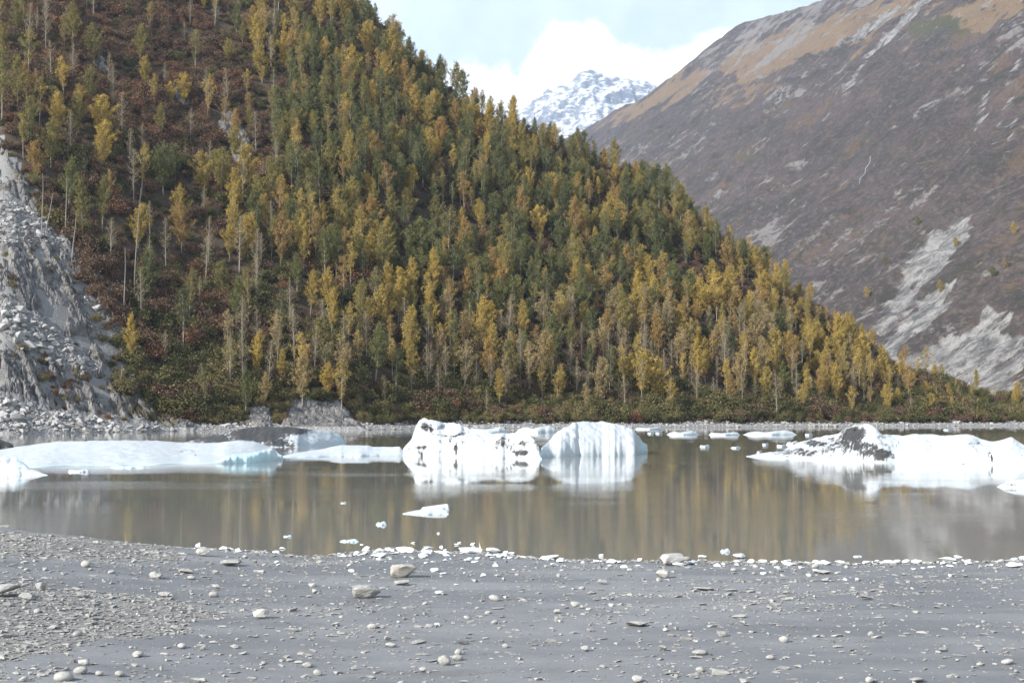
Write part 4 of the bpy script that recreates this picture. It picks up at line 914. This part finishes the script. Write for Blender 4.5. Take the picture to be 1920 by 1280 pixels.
def tree_place(px, py, edge):
    row = 'on the skyline' if edge < 22 and px > 650 else 'in the shore thicket' if py > 715 else 'low down' if py > 600 else 'midslope' if py > 440 else 'high up' if py > 260 else 'near the top edge'
    ref = ('beside the grey scree' if px < 260 else 'right of the scree' if px < 420 else 'above the dirty ice mound' if px < 640 else 'above the thin flat floe' if px < 750 else 'above the peaked iceberg' if px < 890 else 'above the veined shoulder' if px < 1010 else
           'above the domed iceberg' if px < 1215 else 'above the low far floes' if px < 1400 else 'above the sooty tail' if px < 1560 else 'above the soot-black peak' if px < 1680 else 'near the right end')
    return f'{row} {ref}'
src_tree = {}; items = []
for i in sorted(indiv):
    x, y, z, a, b_, t, kd, sh, sc, rz, wz, edge = trees[i][:12]
    tm, cm, Hh = PROTO[(kd, sh)]
    e = bpy.data.objects.new('cottonwood_tree', None); COL.objects.link(e); e.location = (x, y, z); e.rotation_euler = (random.gauss(0, .035), random.gauss(0, .035), rz); e.scale = (sc * wz, sc * wz, sc); e.empty_display_size = .5
    tr = add('trunk', tm, e); cr = add('crown', cm, e)
    hd = (f'{CN[kd]} {SN[sh]} cottonwood' if kd != 'bare' else 'nearly bare grey cottonwood')
    tag(e, hd, 'tree', 'cottonwoods on the hillside'); items.append((e, hd, tree_place(a, b_, edge), a))
    src_tree.setdefault((kd, sh), [tr, cr])
short_number(items)
keys = list(src_tree); kid = {k: i for i, k in enumerate(keys)}
def near_key(k):
    if k in kid: return kid[k]
    c = [q for q in keys if q[0] == k[0]] or keys
    return kid[c[k[1] % len(c)]]
rest = [trees[i] for i in range(len(trees)) if i not in indiv]
scatter('forest', [(q[0], q[1], q[2]) for q in rest], [q[9] for q in rest], [(q[8] * q[10], q[8] * q[10], q[8]) for q in rest], [near_key((q[6], q[7])) for q in rest], [src_tree[k] for k in keys], 'mass of autumn cottonwoods filling in the hillside forest', 'forest')

# bare standing trunks at the edge of the slide
for j, (px, py, hpx, lean, lab) in enumerate([(232, 600, 122, .02, 'bare pale dead trunk standing at the edge of the scree chute'), (251, 555, 190, .05, 'tall bare trunk leaning slightly right behind the dead trunk'), (78, 450, 112, .0, 'dead snag standing at the top edge of the scree'),
                                             (84, 452, 75, .22, 'short leaning snag beside the taller dead snag'), (135, 490, 80, .12, 'thin leaning dead trunk above the scree chute'), (122, 455, 110, .02, 'slim dead trunk on the shrubby edge above the scree'), (227, 728, 26, .0, 'short dead stub on the pale ledge near the shore')]):
    x, y, z = at_hill(px, py); H = hpx * y / F; r = np.random.default_rng(900 + j)
    zs = np.linspace(0, 1, 7); P = np.column_stack([np.cumsum(r.normal(0, .12, 7)) * zs + lean * H * zs, np.zeros(7), zs * H]); P[0, 2] = -3
    tv, tf = tube(P, .13 * (1 - zs * .8) + .025, 6); TV = [tv]; TF = [tf]; off = len(tv)
    for b in range(9):
        tt_ = r.uniform(.35, .95); ax = np.array([np.interp(tt_, zs, P[:, 0]), 0, tt_ * H]); th = r.uniform(0, 6.28); L = r.uniform(.4, 1.3)
        bv, bf = tube([ax, ax + [math.cos(th) * L, math.sin(th) * L, L * .3]], [.04, .01], 3); TV.append(bv); TF.append(bf + off); off += len(bv)
    tag(add('dead_trunk', mesh_np('dead_trunk', np.concatenate(TV), np.concatenate(TF), DEADWOOD), loc=(x, y, z + 2)), lab, 'dead tree', 'dead trunks by the scree')

# ------------------------------------------------------------------ shrubs
def shrub_mesh(seed, mat, n=2000, size=.17):
    r = np.random.default_rng(seed); k = 26
    d = r.normal(size=(k, 3)); d[:, 2] = np.abs(d[:, 2]); d /= np.linalg.norm(d, axis=1)[:, None]
    cc = d * r.uniform(.45, 1.25, k)[:, None] * [1.25, 1.25, 1.0]; cc[:, 2] += .35
    C = cc[r.integers(0, k, n)] + r.normal(0, .25, (n, 3)); C[:, 2] = np.abs(C[:, 2])
    cv_, cf = cards(C, size, r)
    tv = []; tf = []; off = 0
    for j in range(8):
        a, b = tube([(0, 0, -.5), cc[j] * .5 + [0, 0, .1], cc[j]], [.05, .03, .01], 3); tv.append(a); tf.append(b + off); off += len(a)
    V = np.concatenate([cv_] + tv); Fq = np.concatenate([cf, np.concatenate(tf) + len(cv_)])
    return mesh_np('shrub', V, Fq, mat, False, None, {'lv': np.concatenate([r.random(len(cf)), np.full(len(Fq) - len(cf), .2)])})
SHM = {(k, i): shrub_mesh(1000 + i, m_) for k, m_ in SHRUB.items() for i in range(3)}
N0 = 40000
pc_ = rng.uniform(-330, 2350, N0); Yq = np.interp(pc_, _c, _Ys) + np.where(rng.random(N0) < .22, rng.uniform(7, 26, N0), rng.uniform(7, 400, N0)); Xq = (pc_ - 960) / F * Yq; tq = shore_t(Xq, Yq)
keep = Yq < np.interp(pc_, _c, _Yc) + 12; Xq, Yq, tq = Xq[keep], Yq[keep], tq[keep]; zq = hill(Xq, Yq); A, B = proj(Xq, Yq, zq)
inb = inpoly(A, B, BROWN); inr = inpoly(A + 18 * fbm(Xq / 9, Yq / 9, 3, 172), B, [(-330, 100), (-60, 205), (0, 250), (55, 350), (80, 400), (125, 445), (150, 500), (165, 560), (190, 620), (190, 690), (235, 745), (300, 780), (360, 800), (380, 822), (380, 900), (-330, 900)])
OUTC = [[(400, 205), (440, 210), (480, 300), (475, 320), (435, 310), (405, 250)], [(455, 765), (500, 765), (525, 812), (455, 812)], [(540, 760), (590, 752), (640, 758), (700, 806), (700, 815), (535, 815)], [(165, 80), (200, 115), (195, 145), (165, 120)], [(235, 285), (262, 288), (268, 308), (240, 308)], [(320, 155), (345, 170), (355, 200), (330, 200)]]
ino = np.zeros(len(A), bool)
for p in OUTC: ino |= inpoly(A, B, p)
taken = {}; shr = []
veg = fbm(Xq / 10, Yq / 10, 3, 170); tn = fbm(Xq / 22, Yq / 22, 3, 171)
for i in range(len(Xq)):
    x, y, t, a, b_ = Xq[i], Yq[i], tq[i], A[i], B[i]
    if ino[i]: continue
    if inr[i] and (veg[i] < .08 or rng.random() > .45): continue
    md = 1.9 if t < 26 or inb[i] else 2.5
    gx, gy = int(x // 3), int(y // 3); bad = False
    for dx in (-1, 0, 1):
        for dy in (-1, 0, 1):
            for (x2, y2) in taken.get((gx + dx, gy + dy), ()):
                if (x - x2) ** 2 + (y - y2) ** 2 < md * md: bad = True; break
    if bad: continue
    taken.setdefault((gx, gy), []).append((x, y)); u = rng.random()
    if inr[i]: kd = 'brown' if u < .4 else 'olive' if u < .85 else 'rust'; s = rng.uniform(.35, .8)
    elif inb[i]: kd = 'brown' if u < .62 else 'rust' if u < .88 + .2 * tn[i] else 'alder' if u < .95 else 'olive'; s = rng.uniform(1.2, 2.4)
    elif t < 36: kd = ('alder' if u < .52 - .4 * tn[i] else 'olive' if u < .84 else 'brown' if u < .97 else 'rust'); s = rng.uniform(1.2, 2.5) * (.6 + .4 * sstep(t, 7, 16))
    else: kd = 'brown' if u < .50 + .4 * tn[i] else 'alder' if u < .85 else 'olive' if u < .95 else 'rust'; s = rng.uniform(1.2, 2.3)
    s = min(s * (.5 + 1.0 * float(vn(x / 11, y / 11, 175))), 2.7)
    shr.append([x, y, zq[i], a, b_, t, kd, int(rng.integers(3)), s, rng.uniform(0, 6.28), rng.uniform(.8, 1.15)])
front = sorted([i for i in range(len(shr)) if shr[i][5] < 14 and 240 < shr[i][3] < 1918 and shr[i][4] > 690 or (shr[i][3] > 2 and shr[i][3] < 380 and shr[i][4] > 560 and shr[i][5] < 60)], key=lambda i: -shr[i][8] / shr[i][1] * (1.5 if shr[i][5] < 11 else 1))[:230]
src_shr = {}; items = []
SHN = {'alder': 'dark green alder bush', 'olive': 'olive-green bush', 'brown': 'brown leafy bush', 'rust': 'rust-red bush'}
for i in front:
    x, y, z, a, b_, t, kd, sh, s, rz, wz = shr[i]
    o = add('shore_bush', SHM[(kd, sh)], loc=(x, y, z - .1), rot=(0, 0, rz), scale=(s * wz, s * wz, s))
    hd = ('large ' if s > 1.45 else 'small ' if s < 1.0 else '') + SHN[kd]
    pl = ('on the bare rock slope' if a < 240 else 'where the rock slope ends' if a < 320 else 'left of the dirty ice mound' if a < 400 else 'behind the dirty ice mound' if a < 560 else 'beside the ribbed shore rock' if a < 740 else 'behind the peaked iceberg' if a < 880 else 'behind the veined shoulder' if a < 1010 else 'behind the domed iceberg' if a < 1120 else
          'behind the right side of the dome' if a < 1220 else 'behind the oval far floe' if a < 1330 else 'behind the longest far floe' if a < 1450 else 'behind the sooty tail' if a < 1570 else 'behind the soot-black peak' if a < 1680 else 'behind the long white berg' if a < 1800 else 'at the right end of the far shore')
    tag(o, hd, 'bush', 'bushes along the far shore'); items.append((o, hd, pl, a)); src_shr.setdefault((kd, sh), [o])
short_number(items)
for kd in SHRUB:
    for sh in range(3):
        if (kd, sh) not in src_shr:
            c_ = [k for k in src_shr if k[0] == kd] or list(src_shr); src_shr[(kd, sh)] = src_shr[c_[0]]
keys = list(src_shr); kid = {k: i for i, k in enumerate(keys)}; fs = set(front); rest = [shr[i] for i in range(len(shr)) if i not in fs]
scatter('undergrowth', [(q[0], q[1], q[2] - .1) for q in rest], [q[9] for q in rest], [(q[8] * q[10], q[8] * q[10], q[8]) for q in rest], [kid[(q[6], q[7])] for q in rest], [src_shr[k] for k in keys], 'brown and dark green shrubs covering the slope between trees', 'undergrowth')

# small trees on the mountain slope
for j, (px, py, s, kd, lab) in enumerate([(1766, 540, 1.0, 'golden', 'tiny yellow tree between the two pale landslide scars'), (1798, 455, .9, 'golden', 'tiny yellow tree beside the head of the upper scar'), (1906, 440, 1.0, 'golden', 'tiny yellow tree on the slope near the right edge'), (1863, 515, 1.0, 'green', 'tiny green tree right of the scars'),
                                         (1722, 420, .9, 'green', 'tiny green tree high on the slope left of the upper scar'), (1665, 500, 1.0, 'green', 'tiny green tree left of the upper scar'), (1626, 565, .9, 'golden', 'tiny yellow tree just above the forest skyline'), (1885, 500, .9, 'tan', 'tiny tan tree near the right edge')]):
    p = at_mountain(px, py); tag(add('small_tree', PROTO[(kd, 5)][1], loc=p - Vector((0, 0, 3)), scale=s), lab, 'tree', 'scattered trees on the mountain')
# waterfalls on the mountain
m, nt, out = new_mat('falling_water'); finish(nt, out, mixc(nt, noise_(nt, objvec(nt), .5), (.30, .31, .33), (.62, .63, .65)), .4); MFALL = m
for j, (pts, wd, lab) in enumerate([([(1634, 284), (1632, 296), (1635, 304), (1628, 320), (1626, 326), (1616, 338), (1612, 346)], 0.45, 'thin white waterfall zigzagging down the heath slope'), ([(1468, 178), (1466, 186), (1463, 192), (1456, 198)], 0.6, 'short bright waterfall on the upper heath slope')]):
    V = []
    for (a, b_) in pts:
        p = at_mountain(a, b_); d = Vector((-.75, -.5, .45)) * 2.5; V += [p + d + Vector((-wd / 2, wd * .2, 0)), p + d + Vector((wd / 2, -wd * .2, 0)), p + d + Vector((wd / 2, 0, -2)), p + d + Vector((-wd / 2, 0, -2))]
    Fq = [(4 * i, 4 * i + 1, 4 * i + 5, 4 * i + 4) for i in range(len(pts) - 1)]
    tag(add('waterfall', mesh_np('waterfall', [tuple(v_) for v_ in V], Fq, MFALL, False)), lab, 'waterfall', 'waterfalls on the mountain')

# ------------------------------------------------------------------ air
m, nt, out = new_mat('air')
vol = nd(nt, 'ShaderNodeVolumePrincipled', {'Color': (.60, .75, 1.0, 1), 'Density': 6.5e-5, 'Anisotropy': 0.2})
nt.links.new(vol.outputs[0], out.inputs['Volume'])
x0, x1, y0, y1, z0, z1 = -1300, 4400, -160, 11800, -8, 2500
hz = add('haze', mesh_np('haze', [(x0, y0, z0), (x1, y0, z0), (x1, y1, z0), (x0, y1, z0), (x0, y0, z1), (x1, y0, z1), (x1, y1, z1), (x0, y1, z1)], [(0, 3, 2, 1), (4, 5, 6, 7), (0, 1, 5, 4), (1, 2, 6, 5), (2, 3, 7, 6), (3, 0, 4, 7)], m, False))
tag(hz, 'thin pale blue air over the whole valley', 'haze', kind='stuff')
print('trees', len(trees), 'shrubs', len(shr), 'pebbles', len(Xr))
